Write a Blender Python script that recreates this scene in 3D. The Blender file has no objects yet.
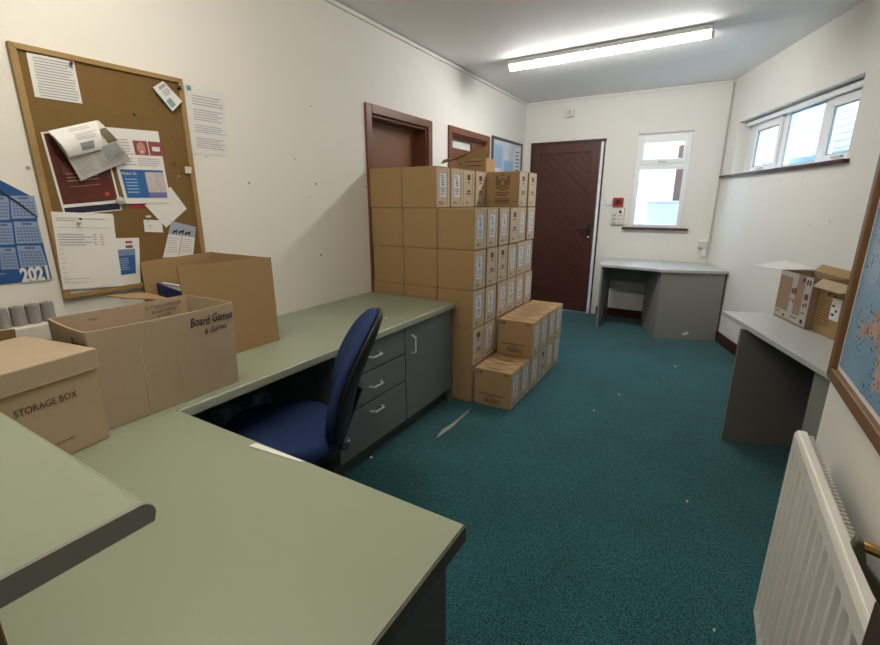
import bpy, bmesh, math, random
from mathutils import Vector, Matrix
random.seed(4)
S = bpy.context.scene
COL = S.collection
V = Vector
R = math.radians

# ------------------------------------------------------------------ camera
EYE = V((0.0, 0.0, 1.34))
FPX, PITCH, YAW = 445.77, 0.264477, 0.533096
cam = bpy.data.objects.new('camera', bpy.data.cameras.new('camera'))
COL.objects.link(cam)
cam.location = EYE
cam.rotation_euler = (math.pi / 2 - PITCH, 0, YAW)
cam.data.sensor_width = 36.0
cam.data.lens = FPX / 880 * 36
cam.data.clip_start = 0.02
S.camera = cam

# ------------------------------------------------------------------ sky and exposure
world = bpy.data.worlds.new('sky')
S.world = world
world.use_nodes = True
bg = world.node_tree.nodes['Background']
bg.inputs[0].default_value = (0.62, 0.81, 1.0, 1)
bg.inputs[1].default_value = 4.5
S.view_settings.view_transform = 'Standard'
S.view_settings.look = 'None'
S.view_settings.gamma = 1.0
S.view_settings.exposure = 1.45
TUBE_FAR, TUBE_NEAR = 26.0, 22.0          # emission of the two ceiling battens
COL_FAR, COL_NEAR = (1.0, 0.985, 0.94), (1.0, 0.91, 0.765)


# ------------------------------------------------------------------ materials
MATS = {}


def hexc(h):
    c = [int(h[i:i + 2], 16) / 255 for i in (0, 2, 4)]
    return tuple(x / 12.92 if x < .04045 else ((x + .055) / 1.055) ** 2.4 for x in c)


def mat(name, col, rough=.6, var=.06, scale=6.0, bump=0.0, bscale=200.0, spec=.4, metal=0.0, stretch=(1, 1, 1), emit=None):
    """Principled material whose colour wanders a little with an object-space noise."""
    if name in MATS:
        return MATS[name]
    if isinstance(col, str):
        col = hexc(col)
    m = bpy.data.materials.new(name)
    m.use_nodes = True
    nt = m.node_tree
    b = nt.nodes['Principled BSDF']
    b.inputs['Roughness'].default_value = rough
    b.inputs['Specular IOR Level'].default_value = spec
    b.inputs['Metallic'].default_value = metal
    tc = nt.nodes.new('ShaderNodeTexCoord')
    mp = nt.nodes.new('ShaderNodeMapping')
    mp.inputs['Scale'].default_value = stretch
    nt.links.new(tc.outputs['Object'], mp.inputs['Vector'])
    nz = nt.nodes.new('ShaderNodeTexNoise')
    nz.inputs['Scale'].default_value = scale
    nz.inputs['Detail'].default_value = 5
    nt.links.new(mp.outputs[0], nz.inputs['Vector'])
    mr = nt.nodes.new('ShaderNodeMix')
    mr.data_type = 'RGBA'
    mr.inputs[6].default_value = tuple(max(0, c * (1 - var)) for c in col) + (1,)
    mr.inputs[7].default_value = tuple(min(1, c * (1 + var)) for c in col) + (1,)
    nt.links.new(nz.outputs['Fac'], mr.inputs[0])
    nt.links.new(mr.outputs[2], b.inputs['Base Color'])
    if bump:
        n2 = nt.nodes.new('ShaderNodeTexNoise')
        n2.inputs['Scale'].default_value = bscale
        n2.inputs['Detail'].default_value = 3
        nt.links.new(mp.outputs[0], n2.inputs['Vector'])
        bp = nt.nodes.new('ShaderNodeBump')
        bp.inputs['Strength'].default_value = bump
        bp.inputs['Distance'].default_value = .004
        nt.links.new(n2.outputs['Fac'], bp.inputs['Height'])
        nt.links.new(bp.outputs[0], b.inputs['Normal'])
    if emit:
        b.inputs['Emission Color'].default_value = tuple(emit[0]) + (1,)
        b.inputs['Emission Strength'].default_value = emit[1]
    MATS[name] = m
    return m


def carpet_mat():
    m = mat('carpet', (.008, .052, .052), rough=.95, var=.25, scale=9, spec=.1)
    nt = m.node_tree
    b = nt.nodes['Principled BSDF']
    tc = nt.nodes.new('ShaderNodeTexCoord')
    nz = nt.nodes.new('ShaderNodeTexNoise')
    nz.inputs['Scale'].default_value = 170
    nz.inputs['Detail'].default_value = 4
    nt.links.new(tc.outputs['Object'], nz.inputs['Vector'])
    rp = nt.nodes.new('ShaderNodeValToRGB')
    rp.color_ramp.elements[0].position = .36
    rp.color_ramp.elements[0].color = (.005, .035, .043, 1)
    rp.color_ramp.elements[1].position = .66
    rp.color_ramp.elements[1].color = (.042, .170, .190, 1)
    nt.links.new(nz.outputs['Fac'], rp.inputs[0])
    n3 = nt.nodes.new('ShaderNodeTexNoise')
    n3.inputs['Scale'].default_value = 3.0
    n3.inputs['Detail'].default_value = 6
    nt.links.new(tc.outputs['Object'], n3.inputs['Vector'])
    mx = nt.nodes.new('ShaderNodeMix')
    mx.data_type = 'RGBA'
    mx.blend_type = 'MULTIPLY'
    mx.inputs[0].default_value = .55
    nt.links.new(rp.outputs[0], mx.inputs[6])
    r2 = nt.nodes.new('ShaderNodeValToRGB')
    r2.color_ramp.elements[0].position = .3
    r2.color_ramp.elements[0].color = (.6, .6, .6, 1)
    r2.color_ramp.elements[1].position = .7
    r2.color_ramp.elements[1].color = (1, 1, 1, 1)
    nt.links.new(n3.outputs['Fac'], r2.inputs[0])
    nt.links.new(r2.outputs[0], mx.inputs[7])
    nt.links.new(mx.outputs[2], b.inputs['Base Color'])
    bp = nt.nodes.new('ShaderNodeBump')
    bp.inputs['Strength'].default_value = .7
    bp.inputs['Distance'].default_value = .006
    nt.links.new(nz.outputs['Fac'], bp.inputs['Height'])
    nt.links.new(bp.outputs[0], b.inputs['Normal'])
    b.inputs['Sheen Weight'].default_value = .15
    return m


def glass_mat():
    m = bpy.data.materials.new('window_glass')
    m.use_nodes = True
    nt = m.node_tree
    nt.nodes.clear()
    o = nt.nodes.new('ShaderNodeOutputMaterial')
    t = nt.nodes.new('ShaderNodeBsdfTransparent')
    t.inputs[0].default_value = (.95, .97, .98, 1)
    g = nt.nodes.new('ShaderNodeBsdfGlossy')
    g.inputs['Roughness'].default_value = .02
    f = nt.nodes.new('ShaderNodeLayerWeight')
    f.inputs[0].default_value = .5
    p = nt.nodes.new('ShaderNodeMath')
    p.operation = 'POWER'
    p.inputs[1].default_value = 5
    nt.links.new(f.outputs['Facing'], p.inputs[0])
    p2 = nt.nodes.new('ShaderNodeMath')
    p2.operation = 'MULTIPLY_ADD'
    p2.inputs[1].default_value = .7
    p2.inputs[2].default_value = .03
    nt.links.new(p.outputs[0], p2.inputs[0])
    x = nt.nodes.new('ShaderNodeMixShader')
    nt.links.new(p2.outputs[0], x.inputs[0])
    nt.links.new(t.outputs[0], x.inputs[1])
    nt.links.new(g.outputs[0], x.inputs[2])
    nt.links.new(x.outputs[0], o.inputs[0])
    return m


def map_mat():
    """A printed map: pale blue sea with peach land in patches and small dark place marks."""
    m = bpy.data.materials.new('map_print')
    m.use_nodes = True
    nt = m.node_tree
    b = nt.nodes['Principled BSDF']
    b.inputs['Roughness'].default_value = .25
    tc = nt.nodes.new('ShaderNodeTexCoord')

    def noise(sc, det=4):
        n = nt.nodes.new('ShaderNodeTexNoise')
        n.inputs['Scale'].default_value = sc
        n.inputs['Detail'].default_value = det
        nt.links.new(tc.outputs['Object'], n.inputs['Vector'])
        return n

    def ramp(src, a, bb, ca, cb):
        r = nt.nodes.new('ShaderNodeValToRGB')
        r.color_ramp.elements[0].position = a
        r.color_ramp.elements[0].color = ca
        r.color_ramp.elements[1].position = bb
        r.color_ramp.elements[1].color = cb
        nt.links.new(src, r.inputs[0])
        return r
    # land sits in a rough disc round the sheet's middle
    sp = nt.nodes.new('ShaderNodeVectorMath')
    sp.operation = 'LENGTH'
    mp = nt.nodes.new('ShaderNodeMapping')
    mp.inputs['Location'].default_value = (-XS + .0135, -1.08, -1.22)
    nt.links.new(tc.outputs['Object'], mp.inputs[0])
    nt.links.new(mp.outputs[0], sp.inputs[0])
    n1 = noise(11, 7)
    ad = nt.nodes.new('ShaderNodeMath')
    ad.operation = 'MULTIPLY_ADD'
    ad.inputs[1].default_value = .9
    nt.links.new(n1.outputs['Fac'], ad.inputs[0])
    nt.links.new(sp.outputs['Value'], ad.inputs[2])
    land = ramp(ad.outputs[0], .71, .73, (1, 1, 1, 1), (0, 0, 0, 1))
    dots = ramp(noise(95, 2).outputs['Fac'], .60, .63, (0, 0, 0, 1), (1, 1, 1, 1))
    near = ramp(ad.outputs[0], .82, .90, (1, 1, 1, 1), (0, 0, 0, 1))
    tint = ramp(noise(16, 5).outputs['Fac'], .4, .62, (.50, .30, .22, 1), (.56, .42, .36, 1))
    sea = ramp(noise(3, 2).outputs['Fac'], .3, .7, (.20, .34, .50, 1), (.27, .42, .57, 1))
    m1 = nt.nodes.new('ShaderNodeMix')
    m1.data_type = 'RGBA'
    nt.links.new(land.outputs[0], m1.inputs[0])
    nt.links.new(sea.outputs[0], m1.inputs[6])
    nt.links.new(tint.outputs[0], m1.inputs[7])
    mm = nt.nodes.new('ShaderNodeMath')
    mm.operation = 'MULTIPLY'
    nt.links.new(dots.outputs[0], mm.inputs[0])
    nt.links.new(near.outputs[0], mm.inputs[1])
    m2 = nt.nodes.new('ShaderNodeMix')
    m2.data_type = 'RGBA'
    nt.links.new(mm.outputs[0], m2.inputs[0])
    nt.links.new(m1.outputs[2], m2.inputs[6])
    m2.inputs[7].default_value = (.06, .10, .16, 1)
    nt.links.new(m2.outputs[2], b.inputs['Base Color'])
    return m


M_WALL = mat('cream_wall_paint', (.755, .735, .685), rough=.75, var=.025, scale=2.5, bump=.08, bscale=60)
M_CEIL = mat('ceiling_paint', (.86, .87, .88), rough=.7, var=.02, scale=2, bump=.05, bscale=40)
M_TRIM = mat('white_trim', (.75, .74, .71), rough=.45)
M_UPVC = mat('white_window_frame', (.80, .81, .82), rough=.35, var=.02)
M_SKIRT = mat('dark_skirting_wood', '3c1613', rough=.45, var=.25, scale=12, stretch=(1, 1, 8))
M_DOOR = mat('dark_red_door_wood', '4c2a23', rough=.42, var=.28, scale=14, stretch=(5, 5, 1), bump=.1, bscale=60)
M_DOORF = mat('door_frame_wood', '3c2119', rough=.45, var=.2, scale=14, stretch=(5, 5, 1))
M_BROWN = mat('brown_architrave_wood', '6e4431', rough=.42, var=.16, scale=14, stretch=(5, 5, 1))
M_BROWN2 = mat('lighter_door_wood', '7c5539', rough=.45, var=.16, scale=12, stretch=(6, 6, 1))
M_OAK = mat('light_oak_frame', '9a7d50', rough=.5, var=.14, scale=14, stretch=(2, 2, 2))
M_PICF = mat('brown_picture_frame', '775638', rough=.45, var=.15, scale=20)
M_CORK = mat('cork', '745a30', rough=.9, var=.14, scale=120, bump=.2, bscale=300)
M_GREEN = mat('pale_green_laminate', (.268, .298, .212), rough=.34, var=.035, scale=2.0, bump=.03, bscale=220, spec=.35)
M_GREENE = mat('pale_green_edge', (.37, .40, .31), rough=.35, var=.03)
M_GREY = mat('grey_laminate', (.150, .172, .174), rough=.45, var=.05, scale=3)
M_GREYD = mat('dark_grey_board', (.072, .077, .076), rough=.5, var=.06)
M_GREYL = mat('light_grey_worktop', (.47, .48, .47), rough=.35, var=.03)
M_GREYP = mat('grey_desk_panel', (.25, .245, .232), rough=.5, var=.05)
M_BLACK = mat('black_plastic', (.012, .012, .014), rough=.45)
M_SHADEEDGE = mat('shaded_edge', (.05, .05, .035), rough=.5)  # dark olive: shadow on the desk's end edge put into the colour
M_STEEL = mat('brushed_steel', (.66, .66, .65), rough=.35, metal=.35, var=.03)
M_BRASS = mat('aged_brass', (.42, .27, .09), rough=.32, metal=1.0, var=.15, scale=30)
M_BRONZE = mat('dark_bronze', (.13, .12, .085), rough=.4, metal=.3, var=.15, scale=30)
M_BLUE = mat('blue_chair_fabric', (.020, .038, .112), rough=.9, var=.18, scale=220, bump=.25, bscale=400, spec=.15)
M_CARD = mat('kraft_cardboard', (.345, .225, .108), rough=.8, var=.06, scale=4, spec=.15, stretch=(1, 1, 3))
M_CARD2 = mat('pale_kraft_cardboard', (.42, .325, .225), rough=.8, var=.07, scale=5, spec=.15, bump=.10, bscale=14, stretch=(3, 3, .4))
M_CARD3 = mat('printed_carton_cardboard', (.39, .255, .135), rough=.8, var=.06, scale=5, spec=.15)
M_CARDE = mat('carton_end_board', (.56, .445, .33), rough=.75, var=.08, scale=14, spec=.2, stretch=(1, 12, .5))
M_CARDEDGE = mat('cut_board_edge', (.52, .37, .21), rough=.85, var=.1, scale=60)
M_TAPE = mat('clear_brown_tape', (.40, .25, .115), rough=.25, var=.05)
M_WTAPE = mat('white_tape', (.45, .43, .405), rough=.35, var=.08)
M_LABEL = mat('label_paper', (.74, .75, .78), rough=.6, var=.02)
M_INK = mat('black_ink', (.02, .02, .022), rough=.7)
M_INKB = mat('brown_print_ink', (.10, .055, .028), rough=.75)
M_INKG = mat('grey_print_ink', (.36, .36, .38), rough=.7)
M_PAPER = mat('white_paper', (.72, .71, .69), rough=.7, var=.02)
M_PAPERG = mat('grey_newsprint', (.58, .56, .52), rough=.8, var=.05)
M_CREAM = mat('cream_plastic', (.66, .63, .55), rough=.4)
M_RAD = mat('cream_radiator_enamel', (.72, .70, .655), rough=.35, var=.02)
M_REDP = mat('red_plastic', (.30, .03, .025), rough=.4)
M_FLOOR = carpet_mat()
M_GLASS = glass_mat()


# ------------------------------------------------------------------ mesh helpers
ORG = {}


class MB:
    def __init__(s):
        s.bm = bmesh.new()

    def box(s, x0, x1, y0, y1, z0, z1, mtx=None, bevel=0.0, seg=2):
        b = bmesh.new()
        vs = [b.verts.new((x, y, z)) for x in (x0, x1) for y in (y0, y1) for z in (z0, z1)]
        for f in ((0, 1, 3, 2), (4, 6, 7, 5), (0, 4, 5, 1), (2, 3, 7, 6), (0, 2, 6, 4), (1, 5, 7, 3)):
            b.faces.new([vs[i] for i in f])
        bmesh.ops.recalc_face_normals(b, faces=b.faces)
        if bevel:
            bmesh.ops.bevel(b, geom=list(b.edges), offset=bevel, segments=seg, profile=.5, affect='EDGES')
        s.add(b, mtx)
        return s

    def add(s, b, mtx=None):
        if mtx is not None:
            bmesh.ops.transform(b, matrix=mtx, verts=b.verts)
        me = bpy.data.meshes.new('tmp')
        b.to_mesh(me)
        b.free()
        s.bm.from_mesh(me)
        bpy.data.meshes.remove(me)

    def poly(s, pts):
        try:
            s.bm.faces.new([s.bm.verts.new(p) for p in pts])
        except ValueError:
            pass
        return s

    def slab(s, pts, off, bevel=0.0, seg=2):
        """Solid between the polygon pts and the same polygon moved by off."""
        b = bmesh.new()
        off = V(off)
        a = [b.verts.new(V(p)) for p in pts]
        c = [b.verts.new(V(p) + off) for p in pts]
        n = len(pts)
        b.faces.new(a)
        b.faces.new(c[::-1])
        for i in range(n):
            b.faces.new((a[i], c[i], c[(i + 1) % n], a[(i + 1) % n]))
        bmesh.ops.recalc_face_normals(b, faces=b.faces)
        if bevel:
            bmesh.ops.bevel(b, geom=list(b.edges), offset=bevel, segments=seg, profile=.5, affect='EDGES')
        s.add(b)
        return s

    def tube(s, pts, r, seg=10, caps=True, flat=None):
        pts = [V(p) for p in pts]
        rings = []
        up = V((0, 0, 1))
        for i, p in enumerate(pts):
            d = (pts[min(i + 1, len(pts) - 1)] - pts[max(i - 1, 0)]).normalized()
            a = d.cross(up)
            if a.length < 1e-3:
                a = d.cross(V((0, 1, 0)))
            a.normalize()
            b = a.cross(d).normalized()
            rr = r[i] if isinstance(r, (list, tuple)) else r
            fa, fb = flat if flat else (1, 1)
            rings.append([s.bm.verts.new(p + a * math.cos(t) * rr * fa + b * math.sin(t) * rr * fb) for t in [2 * math.pi * k / seg for k in range(seg)]])
        for q, w in zip(rings, rings[1:]):
            for k in range(seg):
                s.bm.faces.new((q[k], q[(k + 1) % seg], w[(k + 1) % seg], w[k]))
        if caps:
            s.bm.faces.new(rings[0][::-1])
            s.bm.faces.new(rings[-1])
        return s

    def lathe(s, prof, c, seg=24, axis='Z'):
        """prof: (radius, height) pairs; closed with caps where the radius is not zero."""
        rings = []
        for r, h in prof:
            ring = []
            for k in range(seg):
                t = 2 * math.pi * k / seg
                p = (r * math.cos(t), r * math.sin(t), h)
                if axis == 'X':
                    p = (h, r * math.cos(t), r * math.sin(t))
                elif axis == 'Y':
                    p = (r * math.cos(t), h, r * math.sin(t))
                ring.append(s.bm.verts.new(V(c) + V(p)))
            rings.append(ring)
        for q, w in zip(rings, rings[1:]):
            for k in range(seg):
                s.bm.faces.new((q[k], q[(k + 1) % seg], w[(k + 1) % seg], w[k]))
        s.bm.faces.new(rings[0][::-1])
        s.bm.faces.new(rings[-1])
        return s

    def grid(s, fn, nu, nv):
        g = [[s.bm.verts.new(fn(i / nu, j / nv)) for j in range(nv + 1)] for i in range(nu + 1)]
        for i in range(nu):
            for j in range(nv):
                s.bm.faces.new((g[i][j], g[i + 1][j], g[i + 1][j + 1], g[i][j + 1]))
        return s

    def build(s, name, m, parent=None, org=None, smooth=False, bevel=0.0, seg=2, solid=0.0, mtx=None):
        bm = s.bm
        if mtx is not None:
            bmesh.ops.transform(bm, matrix=mtx, verts=bm.verts)
        bmesh.ops.recalc_face_normals(bm, faces=bm.faces)
        if parent is not None:
            o0 = ORG.get(parent.name, V((0, 0, 0)))
        elif org is not None:
            o0 = V(org)
        else:
            xs = [v.co for v in bm.verts]
            o0 = V(((min(v.x for v in xs) + max(v.x for v in xs)) / 2, (min(v.y for v in xs) + max(v.y for v in xs)) / 2, min(v.z for v in xs)))
        bmesh.ops.translate(bm, vec=-o0, verts=bm.verts)
        if smooth:
            for f in bm.faces:
                f.smooth = True
        me = bpy.data.meshes.new(name)
        bm.to_mesh(me)
        bm.free()
        if m is not None:
            me.materials.append(m)
        o = bpy.data.objects.new(name, me)
        COL.objects.link(o)
        if parent is not None:
            o.parent = parent
        else:
            o.location = o0
        ORG[o.name] = o0
        if solid:
            md = o.modifiers.new('solid', 'SOLIDIFY')
            md.thickness = solid
            md.offset = 0
        if bevel:
            md = o.modifiers.new('bevel', 'BEVEL')
            md.width = bevel
            md.segments = seg
            md.limit_method = 'ANGLE'
        if smooth:
            md = o.modifiers.new('wn', 'WEIGHTED_NORMAL')
            md.keep_sharp = True
        return o


def tag(o, label, cat, group=None):
    o['label'] = label
    o['category'] = cat
    if group:
        o['group'] = group
    return o


def thing(name, label, cat, loc, group=None):
    o = bpy.data.objects.new(name, None)
    o.empty_display_size = .05
    COL.objects.link(o)
    o.location = loc
    ORG[o.name] = V(loc)
    return tag(o, label, cat, group)


def struct(o):
    o['kind'] = 'structure'
    return o


def text(body, name, m, parent, o, right, up, size, shear=0.0, align='CENTER', sx=1.0, wobble=0.0, weight=0.0):
    """Flat lettering lying on the plane through o spanned by right and up."""
    c = bpy.data.curves.new('t', 'FONT')
    c.body = body
    c.size = size
    c.shear = shear
    c.align_x = align
    c.align_y = 'CENTER'
    c.offset = weight
    c.resolution_u = 3
    t = bpy.data.objects.new('t', c)
    COL.objects.link(t)
    dg = bpy.context.evaluated_depsgraph_get()
    me = bpy.data.meshes.new_from_object(t.evaluated_get(dg))
    bpy.data.objects.remove(t)
    bpy.data.curves.remove(c)
    right, up = V(right).normalized(), V(up).normalized()
    o0 = ORG.get(parent.name, V((0, 0, 0)))
    for v in me.vertices:
        x, y = v.co.x * sx, v.co.y
        y += wobble * math.sin(x * 90)
        v.co = V(o) + right * x + up * y - o0
    me.name = name
    me.materials.clear()
    me.materials.append(m)
    ob = bpy.data.objects.new(name, me)
    COL.objects.link(ob)
    ob.parent = parent
    ORG[ob.name] = o0
    return ob


def bl(q, a, b):
    """Point in the quad q (top-left, top-right, bottom-right, bottom-left)."""
    return (q[0] * (1 - a) + q[1] * a) * (1 - b) + (q[3] * (1 - a) + q[2] * a) * b


def strips(q, rects, out):
    mb = MB()
    for a0, b0, a1, b1 in rects:
        mb.poly([bl(q, a0, b0) + out, bl(q, a1, b0) + out, bl(q, a1, b1) + out, bl(q, a0, b1) + out])
    return mb


def para(a0, a1, b0, b1, n, fill=.45, rag=.25):
    r = []
    for i in range(n):
        b = b0 + (b1 - b0) * i / n
        e = a1 - random.random() * rag * (a1 - a0)
        r.append((a0, b, e, b + (b1 - b0) / n * fill))
    return r


# ------------------------------------------------------------------ the room
XW, YE, ZC, YB = -2.085, 5.595, 2.49, -2.0
A = R(18.7)
P0 = V((.042, YE, 0))
DV = V((math.sin(A), -math.cos(A), 0))     # along the slanting right wall, towards the camera
NV = V((math.cos(A), math.sin(A), 0))      # out through that wall


def RW(s, n, z):
    return P0 + DV * s + NV * n + V((0, 0, z))


XS, YS = .37, 1.64                          # the near right wall and where it ends

e0, e1 = RW(-.15, .24, 0), RW((YE - YB) / math.cos(A), .24, 0)
plan = [(-2.3, YB - .1), (1.9, YB - .1), (1.9, e1.y + (e1.x - 1.9) / math.tan(A)), (e0.x, YE + .15), (-2.3, YE + .15)]
fl = MB().slab([(x, y, -.06) for x, y in plan], (0, 0, .06)).build('floor', M_FLOOR)
struct(fl)
ce = MB().slab([(x, y, ZC) for x, y in plan], (0, 0, .06)).build('ceiling', M_CEIL)
struct(ce)

# left wall with two door openings
D2 = (2.595, 3.33, 1.925)
D3 = (3.725, 4.475, 1.935)
w = MB()
for y0, y1, z0, z1 in ((YB, D2[0], 0, ZC), (D2[0], D2[1], D2[2], ZC), (D2[1], D3[0], 0, ZC), (D3[0], D3[1], D3[2], ZC), (D3[1], YE + .15, 0, ZC)):
    w.box(XW - .2, XW, y0, y1, z0, z1)
wl = struct(w.build('wall_left', M_WALL))

# end wall with door and window openings
DOOR = (-2.0, -1.125, 2.03)
WIN = (-.785, -.265, 1.062, 2.04)
w = MB()
w.box(XW - .0, DOOR[0], YE, YE + .15, 0, ZC)
w.box(DOOR[0], DOOR[1], YE, YE + .15, DOOR[2], ZC)
w.box(DOOR[1], WIN[0], YE, YE + .15, 0, ZC)
w.box(WIN[0], WIN[1], YE, YE + .15, 0, WIN[2])
w.box(WIN[0], WIN[1], YE, YE + .15, WIN[3], ZC)
w.box(WIN[1], P0.x + .06, YE, YE + .15, 0, ZC)
struct(w.build('wall_end', M_WALL))

# slanting right wall with the high window
WR = (.245, 1.955, 1.594, 2.068)
SE = (YE - YS) / math.cos(A) + .25
w = MB()


def rwbox(mb, s0, s1, n0, n1, z0, z1, bevel=0.0):
    pts = [RW(s0, n0, z0), RW(s1, n0, z0), RW(s1, n1, z0), RW(s0, n1, z0)]
    mb.slab(pts, (0, 0, z1 - z0), bevel=bevel)
    return mb


TH = .26
rwbox(w, -.0, WR[0], 0, TH, 0, ZC)
rwbox(w, WR[0], WR[1], 0, TH, 0, WR[2])
rwbox(w, WR[0], WR[1], 0, TH, WR[3], ZC)
rwbox(w, WR[1], SE + .1, 0, TH, 0, ZC)
struct(w.build('wall_right', M_WALL))
struct(MB().box(XS, 1.85, YB, YS, 0, ZC).build('wall_right_near', M_WALL))
struct(MB().box(XW, 1.85, YB - .1, YB, 0, ZC).build('wall_back', M_WALL))

# slim ceiling trims and skirtings
t = MB().box(XW, XW + .018, YB, YE, ZC - .03, ZC - .008)
struct(t.build('trim_1', M_TRIM))
t = MB().box(XW + .018, P0.x - .02, YE - .018, YE, ZC - .03, ZC - .008)
struct(t.build('trim_2', M_TRIM))
b = MB().box(DOOR[1] + .06, P0.x - .01, YE - .016, YE, 0, .10)
struct(b.build('baseboard_end', M_SKIRT, bevel=.004))
b = rwbox(MB(), .03, SE - .3, -.016, 0, 0, .10)
struct(b.build('baseboard_right', M_SKIRT))
b = MB().box(XW, XW + .016, D3[1] + .06, YE - .02, 0, .10)
struct(b.build('baseboard_left', M_SKIRT))

# plug holes and scuffs left in the left wall: filler spots belonging to the wall
def WL(u, v, off=0.0):
    """Point of the left wall plane (moved off towards the room) seen at a picture position: used to trace the notices."""
    cy, sy, cp, sp = math.cos(YAW), math.sin(YAW), math.cos(PITCH), math.sin(PITCH)
    fw, rt = V((-sy * cp, cy * cp, -sp)), V((cy, sy, 0))
    up = rt.cross(fw)
    d = rt * ((u - 440) / FPX) - up * ((v - 322.5) / FPX) + fw
    k = (XW + off - EYE.x) / d.x
    return EYE + d * k


for (u, v, r) in ((249, 183, .010), (316, 184, .011), (321, 255, .012), (311, 106, .006), (295, 159, .006), (310, 197, .006), (28, 168, .010), (206, 157, .005), (366, 187, .008)):
    p = WL(u, v)
    p.x = XW
    r *= .72
    MB().lathe([(r, 0), (r, .0015), (r * .6, .002)], p, seg=10, axis='X').build('plug_hole', M_INKG, wl)

# ---- door_1: dark boarded door in the end wall
d1 = struct(MB().box(-1.965, -1.175, YE - .012, YE + .03, .012, 1.995).build('door_1', M_DOOR))
zt, zb = 1.995, .012
L0, L1 = -1.965, -1.175
# stiles and rails
fr = MB()
fr.box(L0, L0 + .09, YE - .026, YE - .012, zb, zt)
fr.box(L1 - .10, L1, YE - .026, YE - .012, zb, zt)
fr.box(L0 + .09, L1 - .10, YE - .026, YE - .012, zt - .10, zt)
fr.box(L0 + .09, L1 - .10, YE - .026, YE - .012, zb, zb + .15)
fr.build('door_rail', M_DOOR, d1, bevel=.003)
# diagonal boards, clipped to the panel
px0, px1, pz0, pz1 = L0 + .092, L1 - .102, zb + .152, zt - .102


def clip(poly, f):
    out = []
    for i in range(len(poly)):
        p, q = poly[i], poly[(i + 1) % len(poly)]
        a, b_ = f(p), f(q)
        if a >= 0:
            out.append(p)
        if a * b_ < 0:
            k = a / (a - b_)
            out.append((p[0] + (q[0] - p[0]) * k, p[1] + (q[1] - p[1]) * k))
    return out


bd = MB()
step = .105
k = -30
for k in range(-5, 40):
    c0 = pz0 - 1 + k * step
    sl = -.95                               # boards fall from left to right
    poly = [(px0, pz0), (px1, pz0), (px1, pz1), (px0, pz1)]
    poly = clip(poly, lambda p: p[1] - sl * (p[0] - px0) - c0)
    if len(poly) > 2:
        poly = clip(poly, lambda p: c0 + step - .015 - (p[1] - sl * (p[0] - px0)))
    if len(poly) > 2:
        bd.slab([(p[0], YE - .012, p[1]) for p in poly], (0, -.008, 0))
bd.build('diagonal_boarding', M_DOOR, d1, bevel=.002)
hx = -1.225
h = MB().box(hx - .018, hx + .018, YE - .034, YE - .026, .90, 1.08, bevel=.003)
hp = h.build('handle_plate', M_BLACK, d1)
MB().tube([(hx, YE - .034, 1.02), (hx, YE - .07, 1.02), (hx - .03, YE - .075, 1.02), (hx - .12, YE - .072, 1.015)], .009).build('door_handle', M_BLACK, d1, smooth=True)
MB().lathe([(.011, 0), (.011, -.008), (.007, -.010)], (hx, YE - .034, .935), axis='Y', seg=14).build('lock_cylinder', M_STEEL, d1)
fr = MB()
fr.box(-2.0, -1.967, YE - .012, YE + .10, 0, 2.03)
fr.box(-1.967, -1.119, YE - .012, YE + .10, 1.998, 2.03)
fr.build('door_frame', M_DOORF, d1, bevel=.003)
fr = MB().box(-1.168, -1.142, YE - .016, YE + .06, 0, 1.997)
fr.build('door_gap_daylight', M_UPVC, d1)  # white strip stands in for daylight leaking past the ajar door
fr = MB().box(-1.141, -1.125, YE - .012, YE + .10, 0, 1.998)
fr.build('door_jamb', M_DOORF, d1)

# ---- door_2: brown recessed doorway behind the cartons
y0, y1, zt = D2
d2 = MB().box(XW - .15, XW - .12, y0 + .02, y1 - .02, .01, zt - .02).build('door_2', M_BROWN2)
struct(d2)
f = MB()
f.box(XW - .005, XW + .016, y0 - .058, y0 + .004, 0, zt + .055)
f.box(XW - .005, XW + .016, y1 - .004, y1 + .058, 0, zt + .055)
f.box(XW - .005, XW + .016, y0 + .004, y1 - .004, zt - .004, zt + .055)
f.build('architrave', M_BROWN, d2, bevel=.005)
f = MB()
f.box(XW - .19, XW - .006, y0, y0 + .02, 0, zt)
f.box(XW - .19, XW - .006, y1 - .02, y1, 0, zt)
f.box(XW - .19, XW - .006, y0 + .02, y1 - .02, zt - .02, zt)
f.build('door_lining', M_BROWN, d2)

# ---- door_3: brown doorway with a pale glazed light
y0, y1, zt = D3
d3 = MB()
d3.box(XW - .07, XW - .03, y0 + .02, y0 + .06, .01, zt - .02)
d3.box(XW - .07, XW - .03, y0 + .47, y1 - .02, .01, zt - .02)
d3.box(XW - .07, XW - .03, y0 + .06, y0 + .47, .01, 1.82)
d3.box(XW - .07, XW - .03, y0 + .06, y0 + .47, zt - .045, zt - .02)
d3 = struct(d3.build('door_3', mat('mid_brown_door_wood', '6a4232', rough=.45, var=.16, scale=14, stretch=(5, 5, 1))))
MB().box(XW - .055, XW - .045, y0 + .06, y0 + .47, 1.82, zt - .045).build('frosted_pane', mat('frosted_glass', (.62, .64, .62), rough=.25), d3)
f = MB()
f.box(XW - .005, XW + .018, y0 - .058, y0 + .004, 0, zt + .055)
f.box(XW - .005, XW + .018, y1 - .004, y1 + .058, 0, zt + .055)
f.box(XW - .005, XW + .018, y0 + .004, y1 - .004, zt - .004, zt + .055)
f.build('architrave', M_BROWN, d3, bevel=.005)
f = MB()
f.box(XW - .19, XW - .006, y0, y0 + .02, 0, zt)
f.box(XW - .19, XW - .006, y1 - .02, y1, 0, zt)
f.box(XW - .19, XW - .006, y0 + .02, y1 - .02, zt - .02, zt)
f.build('door_lining', M_BROWN, d3)

# ---- window_1 in the end wall: vent over a fixed light
x0, x1, z0, z1 = WIN


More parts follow.
